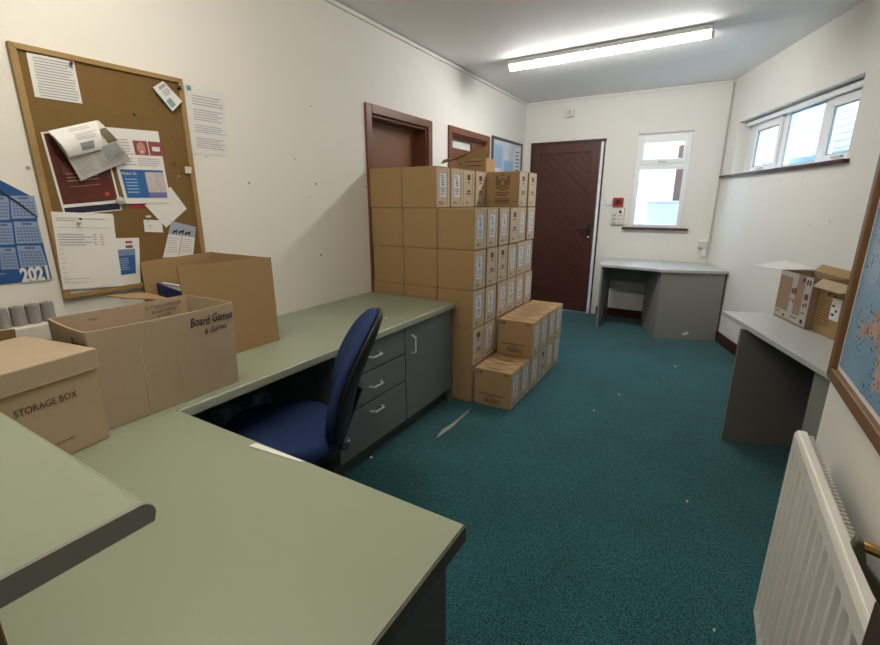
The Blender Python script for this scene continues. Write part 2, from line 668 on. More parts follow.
def fbox(mb, xa, xb, za, zb_, ya, yb):
    return mb.box(xa, xb, ya, yb, za, zb_)


w = MB()
ya, yb = YE - .008, YE + .06
w.box(x0, x0 + .045, ya, yb, z0, z1)
w.box(x1 - .045, x1, ya, yb, z0, z1)
w.box(x0 + .045, x1 - .045, ya, yb, z1 - .045, z1)
w.box(x0 + .045, x1 - .045, ya, yb, z0, z0 + .035)
w.box(x0 + .045, x1 - .045, ya, yb, 1.68, 1.735)
w1 = struct(w.build('window_1', M_UPVC, bevel=.004))
v = MB()
va, vb = YE - .016, YE + .03
v.box(x0 + .03, x0 + .068, va, vb, 1.735, 2.01)
v.box(x1 - .068, x1 - .03, va, vb, 1.735, 2.01)
v.box(x0 + .068, x1 - .068, va, vb, 1.952, 2.01)
v.box(x0 + .068, x1 - .068, va, vb, 1.735, 1.785)
vs = v.build('vent_sash', M_UPVC, w1, bevel=.004)
MB().box(-.56, -.49, YE - .034, YE - .016, 1.752, 1.766, bevel=.004).build('window_catch', M_GREYL, vs)
MB().box(x0 + .068, x1 - .068, YE + .012, YE + .018, 1.785, 1.952).build('window_pane', M_GLASS, vs)
MB().box(x0 + .045, x1 - .045, YE + .02, YE + .026, z0 + .035, 1.68).build('window_pane', M_GLASS, w1)
MB().box(x0 - .075, x1 + .075, YE - .05, YE - .002, z0 - .022, z0 - .002, bevel=.004).build('window_sill', M_SKIRT, w1)
MB().box(x0 - .0, x1 + .01, YE - .022, YE - .002, z1, z1 + .018).build('head_bead', M_GREYL, w1)

# ---- window_2, high in the slanting wall: three lights set deep in the reveal
s0, s1, z0, z1 = WR
w = MB()
na, nb = .10, .16
rwbox(w, s0 - .01, s0 + .14, na, nb, z0, z1)
rwbox(w, s1 - .02, s1 + .01, na, nb, z0, z1)
rwbox(w, s0 + .14, s1 - .02, na, nb, z1 - .05, z1)
rwbox(w, s0 + .14, s1 - .02, na, nb, z0, z0 + .022)
rwbox(w, .875, .945, na, nb, z0 + .022, z1 - .05)
rwbox(w, 1.415, 1.485, na, nb, z0 + .022, z1 - .05)
w2 = struct(w.build('window_2', M_UPVC, bevel=.004))


def sash(sa, sb, za, zb_):
    m_ = MB()
    na_, nb_ = .085, .135
    rwbox(m_, sa, sa + .05, na_, nb_, za, zb_)
    rwbox(m_, sb - .05, sb, na_, nb_, za, zb_)
    rwbox(m_, sa + .05, sb - .05, na_, nb_, zb_ - .055, zb_)
    rwbox(m_, sa + .05, sb - .05, na_, nb_, za, za + .04)
    o = m_.build('opening_sash', M_UPVC, w2, bevel=.004)
    k_ = MB()
    for q_ in ((sa + .0495, sa + .057, za + .04, zb_ - .055), (sb - .057, sb - .0495, za + .04, zb_ - .055), (sa + .057, sb - .057, za + .0395, za + .047), (sa + .057, sb - .057, zb_ - .062, zb_ - .0545)):
        rwbox(k_, q_[0], q_[1], .096, .107, q_[2], q_[3])
    k_.build('gasket_frame', M_INKG, o)
    rwbox(MB(), sa + .05, sb - .05, .108, .114, za + .04, zb_ - .055).build('window_pane', M_GLASS, o)
    c = (sa + sb) / 2
    rwbox(MB(), c - .05, c + .05, .066, .085, za + .012, za + .028).build('window_catch', M_GREYL, o)


sash(.39, .872, z0 + .012, z1 - .055)
sash(1.49, 1.934, z0 + .012, z1 - .055)
k_ = MB()
for q_ in ((.9445, .952, z0 + .022, z1 - .05), (1.408, 1.4155, z0 + .022, z1 - .05), (.952, 1.408, z0 + .0215, z0 + .029), (.952, 1.408, z1 - .057, z1 - .0495)):
    rwbox(k_, q_[0], q_[1], .103, .114, q_[2], q_[3])
k_.build('gasket_frame', M_INKG, w2)
rwbox(MB(), .945, 1.415, .115, .121, z0 + .022, z1 - .05).build('window_pane', M_GLASS, w2)
rwbox(MB(), s0 + .02, s1 - .05, .055, .085, z1 - .05, z1 - .015).build('blind_rail', M_UPVC, w2, bevel=.004)
rwbox(MB(), s0 - .21, s1 + .03, -.035, .098, z0 - .022, z0 - .001).build('window_sill', M_SKIRT, w2, bevel=.004)

# ---- what stands outside the two windows
M_OUT = mat('pale_outside_render', (.40, .41, .43), rough=.8, var=.05, scale=4)
o = MB().box(-2.6, .2, YE + 2.2, YE + 2.35, -.1, 3.0)
struct(o.build('wall_outside', M_OUT))
o = MB().box(-2.6, .3, YE + .16, YE + 2.2, -.14, -.06)
struct(o.build('outside_ground', mat('pale_paving', (.55, .55, .54), rough=.9)))
pp = tag(MB().box(-.43, -.35, YE + .75, YE + .83, -.05, 2.02, bevel=.004).build('timber_post', mat('brown_post', (.12, .06, .045), rough=.6)), 'brown timber post standing outside the small end window', 'post')
M_UBOX = mat('white_box_enamel', (.60, .62, .64), rough=.5)
hb = thing('utility_box', 'white utility box outside the lower half of the small end window', 'utility box', (-.50, YE + .55, -.06))
MB().box(-.66, -.31, YE + .34, YE + .72, -.06, 1.33, bevel=.01).build('body', M_UBOX, hb)
MB().box(-.67, -.30, YE + .33, YE + .73, 1.331, 1.35, bevel=.005).build('lid', M_UBOX, hb)
sd = MB()
for i in range(26):
    za = 1.2 + i * .065
    sd.slab([RW(-3.2, 1.0 - .006, za), RW(-3.2, 1.04, za), RW(-3.2, 1.04, za + .0645), RW(-3.2, 1.0, za + .0645)], DV * 6.0)
struct(sd.build('wall_outside_siding', mat('pale_siding', (.42, .45, .48), rough=.7)))
st_ = MB()
rwbox(st_, -3.2, 2.8, .88, .98, .0, 1.80)
struct(st_.build('wall_outside_low', mat('blue_grey_render', (.20, .26, .30), rough=.8)))
struct(MB().box(.12, .41, YE + .40, YE + .68, .0, 2.7).build('pillar_outside', mat('blue_grey_pillar', (.17, .24, .32), rough=.8)))

# ------------------------------------------------------------------ ceiling battens
def batten(label, x0, x1, y, strength, col, turn=0.0):
    o = thing('batten_light', label, 'ceiling light', ((x0 + x1) / 2, y, ZC - .075), 'fluorescent ceiling battens')
    cx = (x0 + x1) / 2
    mt = Matrix.Translation((cx, y, 0)) @ Matrix.Rotation(R(turn), 4, 'Z') @ Matrix.Translation((-cx, -y, 0))
    MB().box(x0, x1, y - .056, y + .056, ZC - .034, ZC - .002, bevel=.004).build('batten_body', M_UPVC, o, mtx=mt)
    em = mat('tube_diffuser_%g' % strength, (.9, .9, .88), rough=.4, emit=(col, strength))
    n = 8
    b = MB()
    pts = [(x0 + .012, y + .036 * math.cos(math.pi * i / n), ZC - .035 - .036 * math.sin(math.pi * i / n)) for i in range(n + 1)]
    b.slab(pts, (x1 - x0 - .024, 0, 0))
    b.build('tube_diffuser', em, o, mtx=mt)
    for xa in (x0 - .004, x1 - .012):
        c = MB()
        pts = [(xa, y + .042 * math.cos(math.pi * i / n), ZC - .034 - .042 * math.sin(math.pi * i / n)) for i in range(n + 1)]
        c.slab(pts, (.016, 0, 0))
        c.build('end_cap', M_CREAM, o, mtx=mt)
    return o


batten('lit fluorescent batten on the ceiling in front of the dark door', -1.645, -.145, 3.93, TUBE_FAR, COL_FAR, -2.5)
batten('lit fluorescent batten on the ceiling above the noticeboard desks', -1.75, -.26, .75, TUBE_NEAR, COL_NEAR)

# ------------------------------------------------------------------ long counter with cabinets
ZT = .70
CX = -1.37
wt = thing('counter_worktop', 'long pale green worktop along the left wall under the noticeboard', 'worktop', ((XW + CX) / 2, 1.25, ZT - .035))
MB().box(XW + .002, CX - .012, .0, 2.515, ZT - .034, ZT).build('top_board', M_GREEN, wt)
e = MB()
e.box(CX - .012, CX, .69, 2.515, ZT - .036, ZT + .0005, bevel=.006, seg=3)
e.build('front_edging', M_GREENE, wt)
MB().box(XW + .002, XW + .02, .0, .6, .10, ZT - .036).build('wall_batten', M_GREYD, wt)
MB().box(XW + .03, CX - .05, .62, .64, .001, ZT - .036).build('support_panel', M_GREYD, wt)


def dhandle(parent, c, horiz=True, ln=.10):
    m_ = MB()
    d = V((0, 1, 0)) if horiz else V((0, 0, 1))
    c = V(c)
    o_ = V((1, 0, 0))
    w_, t_ = d.cross(o_) * .005, .005
    for k_ in (-1, 1):
        e_ = c + d * k_ * ln / 2
        f_ = c + d * k_ * (ln / 2 - .012) + o_ * .028
        i_ = d * -k_ * .009
        m_.slab([e_ - w_, e_ + w_, e_ + w_ + i_, e_ - w_ + i_], f_ - e_)
    a_, b_ = c - d * (ln / 2 - .012) + o_ * .026, c + d * (ln / 2 - .012) + o_ * .026
    m_.slab([a_ - w_, a_ + w_, a_ + w_ + o_ * .006, a_ - w_ + o_ * .006], b_ - a_)
    return m_.build('handle', M_STEEL, parent, bevel=.0012)


FX = -1.392
dc = thing('drawer_cabinet', 'grey three-drawer cabinet unit under the green worktop beside the blue chair', 'cabinet', (-1.7, 1.69, 0))
c = MB()
c.box(-1.98, FX - .02, 1.405, 1.42, .085, ZT - .04)
c.box(-1.98, FX - .02, 1.955, 1.97, .085, ZT - .04)
c.box(-1.98, -1.965, 1.42, 1.955, .085, ZT - .04)
c.box(-1.965, FX - .02, 1.42, 1.955, .085, .10)
c.build('carcass', M_GREY, dc)
MB().box(-1.96, FX - .05, 1.405, 1.97, .001, .084).build('plinth', M_GREYD, dc)
for za, zb_ in ((.092, .335), (.345, .50), (.51, .657)):
    d = MB().box(FX - .018, FX, 1.409, 1.966, za, zb_, bevel=.002).build('drawer', M_GREY, dc)
    dhandle(d, (FX, 1.69, (za + zb_) / 2 + (.07 if za < .2 else .0)))
dc = thing('door_cabinet', 'grey single-door cabinet unit under the far end of the green worktop', 'cabinet', (-1.7, 2.24, 0))
c = MB()
c.box(-1.98, FX - .02, 1.973, 1.988, .085, ZT - .04)
c.box(-1.98, FX - .0, 2.497, 2.512, .001, ZT - .04)
c.box(-1.98, -1.965, 1.988, 2.497, .085, ZT - .04)
c.box(-1.965, FX - .02, 1.988, 2.497, .085, .10)
c.build('carcass', M_GREY, dc)
MB().box(-1.96, FX - .05, 1.973, 2.495, .001, .084).build('plinth', M_GREYD, dc)
d = MB().box(FX - .018, FX, 1.976, 2.494, .092, .657, bevel=.002).build('door', M_GREY, dc)
dhandle(d, (FX, 2.035, .545), horiz=False, ln=.12)

# ---- return desk coming out towards the room
rd = thing('return_desk', 'pale green desk top in front with dark end panel, joined to the long worktop', 'desk', (-.86, .3, 0))
MB().slab([(CX - .0115, .0, ZT - .034), (-.352, .0, ZT - .034), (-.352, .692, ZT - .034), (CX + .001, .692, ZT - .034), (CX + .001, .6895, ZT - .034), (CX - .0115, .6895, ZT - .034)], (0, 0, .034)).build('desk_top', M_GREEN, rd)
MB().box(-.351, -.346, .0, .692, ZT - .036, ZT - .0005).build('edge_band', M_SHADEEDGE, rd)
MB().box(-.400, -.375, .0, .66, .001, ZT - .035).build('end_panel', M_GREYD, rd)
MB().box(-1.34, -.401, .05, .068, .25, ZT - .035).build('modesty_panel', M_GREYD, rd)

# ---- raised reception ledge on its upstand
lg = thing('reception_ledge', 'raised pale green reception ledge with rounded grey edge in the near corner', 'counter ledge', (-1.2, 0, 0))
prof = []
for i in range(7):
    t = math.pi / 2 * i / 6
    prof.append((.186 - .014 + .014 * math.sin(t), 1.053 - .014 + .014 * math.cos(t)))
pts = [(-.446, .186 - .003, 1.029), (-.446, -.16, 1.029), (-.446, -.16, 1.053)] + [(-.446, a, b_) for a, b_ in prof]
MB().slab(pts, (-1.62, 0, 0)).build('ledge_top', M_GREEN, lg)
pts2 = [(-.4455, a, b_) for _, a, b_ in pts]
MB().slab(pts2, (.003, 0, 0)).build('end_strip', mat('grey_end_strip', (.24, .235, .215), rough=.45), lg)
MB().box(XW + .02, -.95, -.10, -.002, .001, 1.028).build('upstand', M_GREYD, lg)
MB().box(-1.0, -.806, .04, .116, ZT + .002, 1.028, bevel=.004).build('wooden_post', mat('dark_post_wood', (.10, .045, .02), rough=.4, var=.25, scale=14, stretch=(5, 5, 1)), lg)

# ------------------------------------------------------------------ corner desk at the end wall
fd = thing('corner_desk', 'light grey corner desk under the small end window', 'desk', (-.4, 5.2, 0))
bx = RW(.02, -.006, 0)
top = [(-1.0, YE - .004), (-.948, 4.945), (-.40, 4.885), (-.345, 4.832), tuple(RW(.585, -.006, 0).xy), tuple(RW(.012, -.006, 0).xy)]
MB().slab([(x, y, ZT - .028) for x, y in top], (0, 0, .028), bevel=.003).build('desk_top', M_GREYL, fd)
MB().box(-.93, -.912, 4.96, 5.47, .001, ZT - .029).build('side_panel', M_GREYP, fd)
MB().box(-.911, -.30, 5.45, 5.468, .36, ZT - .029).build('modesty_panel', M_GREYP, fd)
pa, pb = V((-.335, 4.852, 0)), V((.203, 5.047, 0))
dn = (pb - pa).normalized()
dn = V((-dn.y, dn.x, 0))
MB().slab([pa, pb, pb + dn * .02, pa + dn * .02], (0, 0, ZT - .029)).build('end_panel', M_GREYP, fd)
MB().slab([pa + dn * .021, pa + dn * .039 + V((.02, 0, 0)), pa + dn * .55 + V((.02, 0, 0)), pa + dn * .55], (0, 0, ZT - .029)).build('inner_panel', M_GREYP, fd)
tag(MB().box(-.09, -.03, 5.0, 5.02, .035, .06, mtx=None).build('adhesive_patch', M_LABEL), 'small white patch stuck low on the grey end panel of the corner desk', 'sticker')
sp_ = bpy.data.objects['adhesive_patch']
sp_.matrix_world = Matrix.Translation(pa + (pb - pa) * .52 - dn * .0022 + V((0, 0, .05))) @ Matrix.Rotation(math.atan2((pb - pa).y, (pb - pa).x), 4, 'Z') @ Matrix.Rotation(R(-22), 4, 'Y')
for v_ in sp_.data.vertices:
    v_.co = V((v_.co.x * .9, v_.co.y * .15, v_.co.z))

# ------------------------------------------------------------------ desk along the slanting wall
sd_ = thing('side_desk', 'light grey desk with dark kneehole along the right wall, opened cartons on it', 'desk', tuple(RW(3.0, -.35, 0)))
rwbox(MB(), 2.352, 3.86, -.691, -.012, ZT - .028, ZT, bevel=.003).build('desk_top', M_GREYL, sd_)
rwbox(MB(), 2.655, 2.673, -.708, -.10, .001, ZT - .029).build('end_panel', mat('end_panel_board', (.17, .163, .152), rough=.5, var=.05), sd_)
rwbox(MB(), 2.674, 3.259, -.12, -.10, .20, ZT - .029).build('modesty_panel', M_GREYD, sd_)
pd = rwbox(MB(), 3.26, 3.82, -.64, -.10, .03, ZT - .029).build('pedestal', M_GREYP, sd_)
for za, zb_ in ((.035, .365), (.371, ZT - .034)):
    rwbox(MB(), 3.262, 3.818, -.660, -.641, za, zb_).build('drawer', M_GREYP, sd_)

# ------------------------------------------------------------------ cartons
M_LABINK = mat('blue_grey_label_ink', (.13, .14, .20), rough=.7)
BW, BD, BH = .266, .180, .2585


def carton_body(mname, m, top_tape=True):
    b = MB().box(-BW / 2, BW / 2, 0, BD, 0, BH, bevel=.004, seg=2)
    o = b.build(mname, m, org=(0, 0, 0))
    return o


def child_mesh(mb, name, m, parent):
    return mb.build(name, m, parent)


def proto(name, front=None, label=True, endprint=0):
    o = carton_body(name, M_CARD if front is None else M_CARD3)
    e_ = .0012
    # board end face with its glued joint and printing
    MB().box(BW / 2 - .001, BW / 2 + e_ * .6, .006, BD - .006, .006, BH - .006).build('end_flap', M_CARDE, o)
    x = BW / 2 + e_
    if label:
        l0, l1 = (.045, .125) if endprint != 1 else (.06, .135)
        z0, z1 = .07, .215
        MB().box(x - .0005, x + .0006, l0, l1, z0, z1).build('shipping_label', M_LABEL, o)
        t_ = MB()
        q = [V((x + .0012, l0, z1)), V((x + .0012, l1, z1)), V((x + .0012, l1, z0)), V((x + .0012, l0, z0))]
        rows = [(.12, .06, .5, .11), (.12, .15, .8, .18), (.30, .24, .62, .30), (.25, .34, .7, .40), (.3, .44, .66, .5), (.12, .86, .8, .9)]
        for i in range(11):
            rows.append((.15 + i * .065, .58, .15 + i * .065 + (.02 if i % 3 else .04), .8))
        t_ = strips(q, rows, V((0, 0, 0)))
        t_.build('label_print', M_LABINK, bpy.data.objects[o.children[-1].name])
    t_ = MB()
    q = [V((x + .001, .012, BH - .01)), V((x + .001, BD - .012, BH - .01)), V((x + .001, BD - .012, .01)), V((x + .001, .012, .01))]
    rows = [(.80, .04, .83, .96), (.12, .88, .42, .90), (.12, .92, .55, .935)]
    if not label:
        rows += [(.3, .1, .6, .25), (.35, .3, .55, .34), (.3, .55, .62, .6), (.2, .63, .7, .66)]
    strips(q, rows, V((0, 0, 0))).build('end_print', M_INKB, o)
    # top: taped seam and a printed band
    zt_ = BH + .0008
    MB().box(-BW / 2 + .004, BW / 2 - .004, BD / 2 - .024, BD / 2 + .024, BH - .001, zt_).build('packing_tape', M_TAPE, o)
    q = [V((-BW / 2 + .01, BD - .01, zt_ + .0004)), V((BW / 2 - .01, BD - .01, zt_ + .0004)), V((BW / 2 - .01, .01, zt_ + .0004)), V((-BW / 2 + .01, .01, zt_ + .0004))]
    strips(q, [(.2, .12, .8, .16), (.3, .2, .7, .24)], V((0, 0, 0))).build('top_print', M_INKB, o)
    strips(q, [(.2, .78, .8, .82), (.3, .86, .7, .9)], V((0, 0, 0))).build('top_print', M_INKB, o)
    if front:
        y = -.0012
        q = [V((-BW / 2, y, BH)), V((BW / 2, y, BH)), V((BW / 2, y, 0)), V((-BW / 2, y, 0))]
        if front == 'plain_print':
            strips(q, [(.08, .07, .13, .13), (.16, .07, .22, .13)], V((0, 0, 0))).build('corner_print', M_INKB, o)
            strips(q, [(.80, .06, .92, .09)], V((0, 0, 0))).build('corner_print', M_INKB, o)
            rows = [(.14 + i * .031, .66, .14 + i * .031 + .022, .695) for i in range(22)]
            rows += [(.36, .73, .58, .75), (.28, .79, .72, .805), (.28, .90, .72, .915), (.28, .79, .295, .915), (.705, .79, .72, .915)]
            rows += [(.32 + i * .045, .825, .32 + i * .045 + .032, .88) for i in range(8)]
            strips(q, rows, V((0, 0, 0))).build('front_print', M_INKB, o)
        else:
            # printed crest: a shield held by two beasts under a crown, with scrolls
            cb = MB()

            def ring(cx, cz, rx, rz, wd, n=22, a0=0, a1=2 * math.pi):
                for i in range(n):
                    t0, t1 = a0 + (a1 - a0) * i / n, a0 + (a1 - a0) * (i + 1) / n
                    cb.poly([(cx + rx * math.cos(t0), y, cz + rz * math.sin(t0)), (cx + rx * math.cos(t1), y, cz + rz * math.sin(t1)),
                             (cx + (rx - wd) * math.cos(t1), y, cz + (rz - wd) * math.sin(t1)), (cx + (rx - wd) * math.cos(t0), y, cz + (rz - wd) * math.sin(t0))])
            ring(0, .175, .030, .036, .006)
            ring(0, .175, .019, .025, .005)
            ring(0, .222, .016, .014, .006, a0=0, a1=math.pi)
            for sx_ in (-1, 1):
                ring(sx_ * .043, .185, .014, .030, .007)
                ring(sx_ * .048, .218, .010, .011, .006)
                ring(sx_ * .040, .150, .018, .012, .006, a0=math.pi, a1=2 * math.pi)
                cb.poly([(sx_ * .03, y, .205), (sx_ * .036, y, .205), (sx_ * .06, y, .16), (sx_ * .054, y, .16)])
            ring(0, .142, .048, .016, .007, a0=math.pi, a1=2 * math.pi)
            cb.build('crest_print', M_INKB, o)
            rows = [(.28, .57, .72, .595), (.32, .625, .68, .645), (.34, .665, .66, .685), (.26, .74, .74, .755), (.26, .90, .74, .915), (.26, .74, .275, .915), (.725, .74, .74, .915)]
            rows += [(.30 + i * .05, .785, .30 + i * .05 + .036, .87) for i in range(8)]
            strips(q, [(.05, .83, .2, .85)], V((0, 0, 0))).build('side_print', M_INKB, o)
            strips(q, [(.80, .83, .95, .85)], V((0, 0, 0))).build('side_print', M_INKB, o)
            strips(q, rows, V((0, 0, 0))).build('front_print', M_INKB, o)
    return o


PROTO = {
    'lab': proto('shipping_carton', None, True, 0),
    'lab2': proto('shipping_carton', None, True, 1),
    'lab3': proto('shipping_carton', None, True, 2),
    'nolab': proto('shipping_carton', None, False, 0),
    'front': proto('shipping_carton', 'plain_print', True, 2),
    'frontlab': proto('shipping_carton', 'plain_print', True, 1),
    'crest': proto('shipping_carton', 'crest', False, 0),
}
USED = set()


def copy_tree(o, parent=None):
    c_ = o.copy()
    COL.objects.link(c_)
    if parent is not None:
        c_.parent = parent
    for ch in list(o.children):
        copy_tree(ch, c_)
    return c_


def place(kind, x, y, z, rot, label, group):
    if kind not in USED:
        USED.add(kind)
        o = PROTO[kind]
    else:
        o = copy_tree(PROTO[kind])
    o.location = (x, y, z)
    o.rotation_euler = (0, 0, R(rot))
    return tag(o, label, 'carton', group)


LAY = ['bottom layer', 'second layer up', 'third layer up', 'fourth layer up', 'fifth layer up', 'sixth layer up']
ROW = ['front row', 'second row back', 'third row back', 'fourth row back', 'fifth row back', 'rear row']
XC = [-1.934, -1.663, -1.386]
KY = [2.548 + i * .1865 for i in range(6)]
GAP = .0015


def jit(i, s_):
    return (random.random() - .5) * s_


HID = 'sealed brown shipping carton buried out of sight inside the tall stack'
for c in range(3):
    for k in range(6):
        for l in range(6):
            top = 6 if (c < 2 or k >= 4) else 5
            if l >= top:
                continue
            if c == 0 and k > 0:
                continue
            hidden = (c == 0 and l < 2) or (c == 1 and l < 2 and k == 0) or (c == 1 and k > 0 and l < 5) or (c == 1 and k > 3) or (c == 2 and k > 1 and l < 2) or (c == 2 and k == 1 and l == 0)
            if c == 1 and k > 0 and l == 0 and False:
                continue
            dx = jit(0, .008)
            dy = jit(1, .004)
            rot = jit(2, 1.2) if not hidden else 0
            if c == 2 and k > 1:
                dx = -.006 + random.random() * (.018 if l > 1 else .01)
            if hidden:
                dx = dy = 0
            kinds = ['lab', 'lab', 'lab2', 'lab3', 'nolab']
            kind = kinds[(k * 3 + l * 2 + c) % 5]
            if c == 2 and k < 2 and l > 0:
                kind = 'lab' if not (l == 3 and k == 1) else 'nolab'
            if c == 2 and k == 0 and l < 2:
                kind = 'nolab'
            if c == 2 and l == 5:
                kind = 'crest' if k == 4 else 'nolab'
            if c == 1 and l == 5:
                kind = ['lab', 'lab', 'nolab', 'nolab', 'nolab', 'nolab'][k]
            if hidden:
                lab = HID
            elif kind == 'crest':
                lab = 'brown shipping carton printed with a dark crest on top of the tall stack'
            elif c == 0:
                lab = 'plain carton beside the brown door frame, %s at the front of the stack' % LAY[l]
            elif c == 1 and l < 5:
                lab = 'plain brown carton in the middle column of the tall stack front, %s' % LAY[l]
            elif c == 1:
                lab = 'top carton on the raised back of the tall stack, %s, middle column' % ROW[k]
            elif l == 5:
                lab = 'narrow pale carton end behind the crested carton on top of the tall stack'
            else:
                lab = 'carton on the room side of the tall stack, %s, %s' % (LAY[l], ROW[k])
            place(kind, XC[c] + dx, KY[k] + dy, GAP + l * (BH + GAP), rot, lab, 'brown cartons in the tall stack')

XL = -1.104
for k in range(6):
    x = XL + jit(0, .004)
    place('front' if k == 0 else ('lab', 'lab3', 'nolab', 'lab2', 'lab')[k - 1], x, KY[k] + .012 + jit(1, .004), GAP, jit(2, 1.0),
          ['bottom front carton with printed face in the low stack beside the tall stack',
           'bottom carton second from the front of the low stack, printed top uncovered',
           'bottom carton of the low stack under its front upper carton',
           'bottom carton of the low stack, fourth from the front',
           'bottom carton of the low stack, fifth from the front',
           'bottom carton of the low stack nearest the dark door'][k], 'brown cartons in the low stack')
for i, k in enumerate((2, 3, 4, 5)):
    place('frontlab' if k == 2 else ('lab3', 'lab2', 'lab')[i - 1], XL + .004 + jit(0, .004), KY[k] + .002 + jit(1, .004), GAP * 2 + BH, jit(2, 1.0),
          ['upper front carton with printed face and barcode on the low stack',
           'upper carton second from the front on the low stack',
           'upper carton third from the front on the low stack',
           'upper carton at the far end of the low stack by the dark door'][i], 'brown cartons in the low stack')

# cartons lying loose on top of the tall stack
ZTOP = 6 * (BH + GAP) + GAP


def open_box(name, label, x0, x1, y0, y1, z0, z1, m, th=.004, cat='carton', group=None, skip=()):
    """Walls and base of an open carton; each wall is a part."""
    o = thing(name, label, cat, ((x0 + x1) / 2, (y0 + y1) / 2, z0), group)
    MB().box(x0, x1, y0, y1, z0, z0 + th).build('base', m, o)
    if 'front' not in skip:
        MB().box(x1 - th, x1, y0, y1, z0 + th, z1, bevel=.001).build('front_wall', m, o)
    if 'rear' not in skip:
        MB().box(x0, x0 + th, y0, y1, z0 + th, z1, bevel=.001).build('back_wall', m, o)
    if 'near' not in skip:
        MB().box(x0 + th, x1 - th, y0, y0 + th, z0 + th, z1, bevel=.001).build('end_wall', m, o)
    if 'far' not in skip:
        MB().box(x0 + th, x1 - th, y1 - th, y1, z0 + th, z1, bevel=.001).build('end_wall', m, o)
    return o


ob = open_box('open_carton', 'opened brown carton with a raised dark flap on top of the tall stack', -1.79, -1.535, 3.30, 3.47, ZTOP, ZTOP + .105, M_CARD3)
flp = MB().slab([(-1.787, 3.305, ZTOP + .106), (-1.80, 3.46, ZTOP + .115), (-1.56, 3.47, ZTOP + .20), (-1.545, 3.40, ZTOP + .135), (-1.60, 3.33, ZTOP + .11)], (0, 0, .004))
flp = MB()
flp.poly([(-1.79, 3.302, ZTOP + .106), (-1.54, 3.302, ZTOP + .106), (-1.545, 3.34, ZTOP + .195), (-1.60, 3.33, ZTOP + .180), (-1.90, 3.27, ZTOP + .10), (-1.91, 3.25, ZTOP + .07)])
flp.build('raised_flap', M_CARD, ob, solid=.004)
t_ = strips([V((-1.79, 3.2985, ZTOP + .105)), V((-1.535, 3.2985, ZTOP + .105)), V((-1.535, 3.2985, ZTOP)), V((-1.79, 3.2985, ZTOP))], [(.3, .2, .9, .26), (.35, .5, .85, .56), (.1, .3, .2, .36)], V((0, 0, 0)))
t_.build('front_print', M_INKB, ob)
# ------------------------------------------------------------------ boxes on the worktop
CT = .005
# 1. handwritten games carton (open top)
x0, x1, y0, y1, z0, z1 = -1.688, -1.42, .512, .952, ZT + .001, .996
gb = thing('games_carton', 'open brown carton on the worktop with handwriting in black marker', 'carton', (-1.6, .735, ZT))
MB().box(x0 + .01, x1 - .005, y0 + .006, y1 - .006, z0, z0 + CT).build('base', M_CARD2, gb)


def wallgrid(fa, fb, name, m, parent, nu=14, nv=4, th=.005):
    MB().grid(lambda u, v: fa(u, v), nu, nv).build(name, m, parent, solid=th)


def gpt(corner, z):
    """Outer corner of the games carton, which flares a little towards its rim."""
    k = (z - z0) / (z1 - z0)
    return {'fl': V((x1 + .000, y0 - .004 * k, z)), 'fr': V((x1 - .0 + .004 * k, y1 - .012 * (1 - k), z)), 'bl': V((x0 - .006 * k, y0 + .012, z)), 'br': V((x0, y1 - .008 + .004 * k, z))}[corner]


def wall(ca, cb, name, bow=0.0, sag=0.0):
    def f(u, v):
        z = z0 + .001 + (z1 - z0) * v
        p = gpt(ca, z) * (1 - u) + gpt(cb, z) * u
        out = (gpt(cb, z) - gpt(ca, z)).cross(V((0, 0, 1))).normalized()
        p = p + out * bow * math.sin(math.pi * u) * v
        p.z -= sag * math.sin(math.pi * u) * v
        return p
    return MB().grid(f, 16, 5).build(name, M_CARD2, gb, solid=.005)


fw_ = wall('fl', 'fr', 'front_wall', .006, .003)
wall('fr', 'br', 'end_wall', .012, .004)
bw_ = wall('br', 'bl', 'back_wall', .004, .002)
ew_ = wall('bl', 'fl', 'end_wall', .002, .002)
# rim
fwd = V((0, 1, 0))
text('Board Games', 'handwriting', M_INK, fw_, (x1 + .0105, .866, .957), (0, 1, .02), (0, 0, 1), .040, shear=.25, wobble=.002, sx=.70, weight=.0006)
text('& Games', 'handwriting', M_INK, fw_, (x1 + .0105, .874, .921), (0, 1, .05), (0, 0, 1), .026, shear=.3, wobble=.0015, sx=.85, weight=.0003)
yb_ = .80
for bd_, dz, sz in (('SUTTON HARBOUR', .974, .018), ('BOARD GAMES', .955, .016), ('& GAMES', .939, .014)):
    text(bd_, 'handwriting', M_INK, bw_, (x0 + .0085, .855, dz), (0, 1, .03), (0, 0, 1), sz, shear=.2, wobble=.001, sx=.8)
text('mop', 'handwriting', M_INK, bw_, (x0 + .0085, .63, .974), (0, 1, 0), (0, 0, 1), .014, shear=.2)
text('Board', 'handwriting', M_INK, ew_, ((x0 + x1) / 2 + .09, y0 - .0085, .955), (1, 0, 0), (0, 0, 1), .045, shear=.2, sx=.75, weight=.0008)
# folded crease lines pressed in the long side
for yy in (.635, .745):
    MB().box(x1 + .0062, x1 + .0069, yy, yy + .002, z0 + .03, z1 - .05).build('pressed_crease', M_CARDE, fw_)

# 2. taller carton against the wall
x0b, x1b, y0b, y1b, z0b, z1b = -2.052, -1.70, .955, 1.366, ZT + .001, 1.098
FL_, FR_, BL_, BR_ = V((-1.70, .957, 0)), V((-1.70, 1.368, 0)), V((-2.05, .98, 0)), V((-2.05, 1.315, 0))
FLt, FRt, BLt, BRt = V((-1.70, .936, 0)), V((-1.70, 1.364, 0)), V((-2.05, .978, 0)), V((-2.05, 1.305, 0))
tb = thing('tall_carton', 'tall open brown carton against the wall, behind the handwritten carton', 'carton', (-1.88, 1.15, ZT))


def up_(p_, z_):
    return V((p_.x, p_.y, z_))


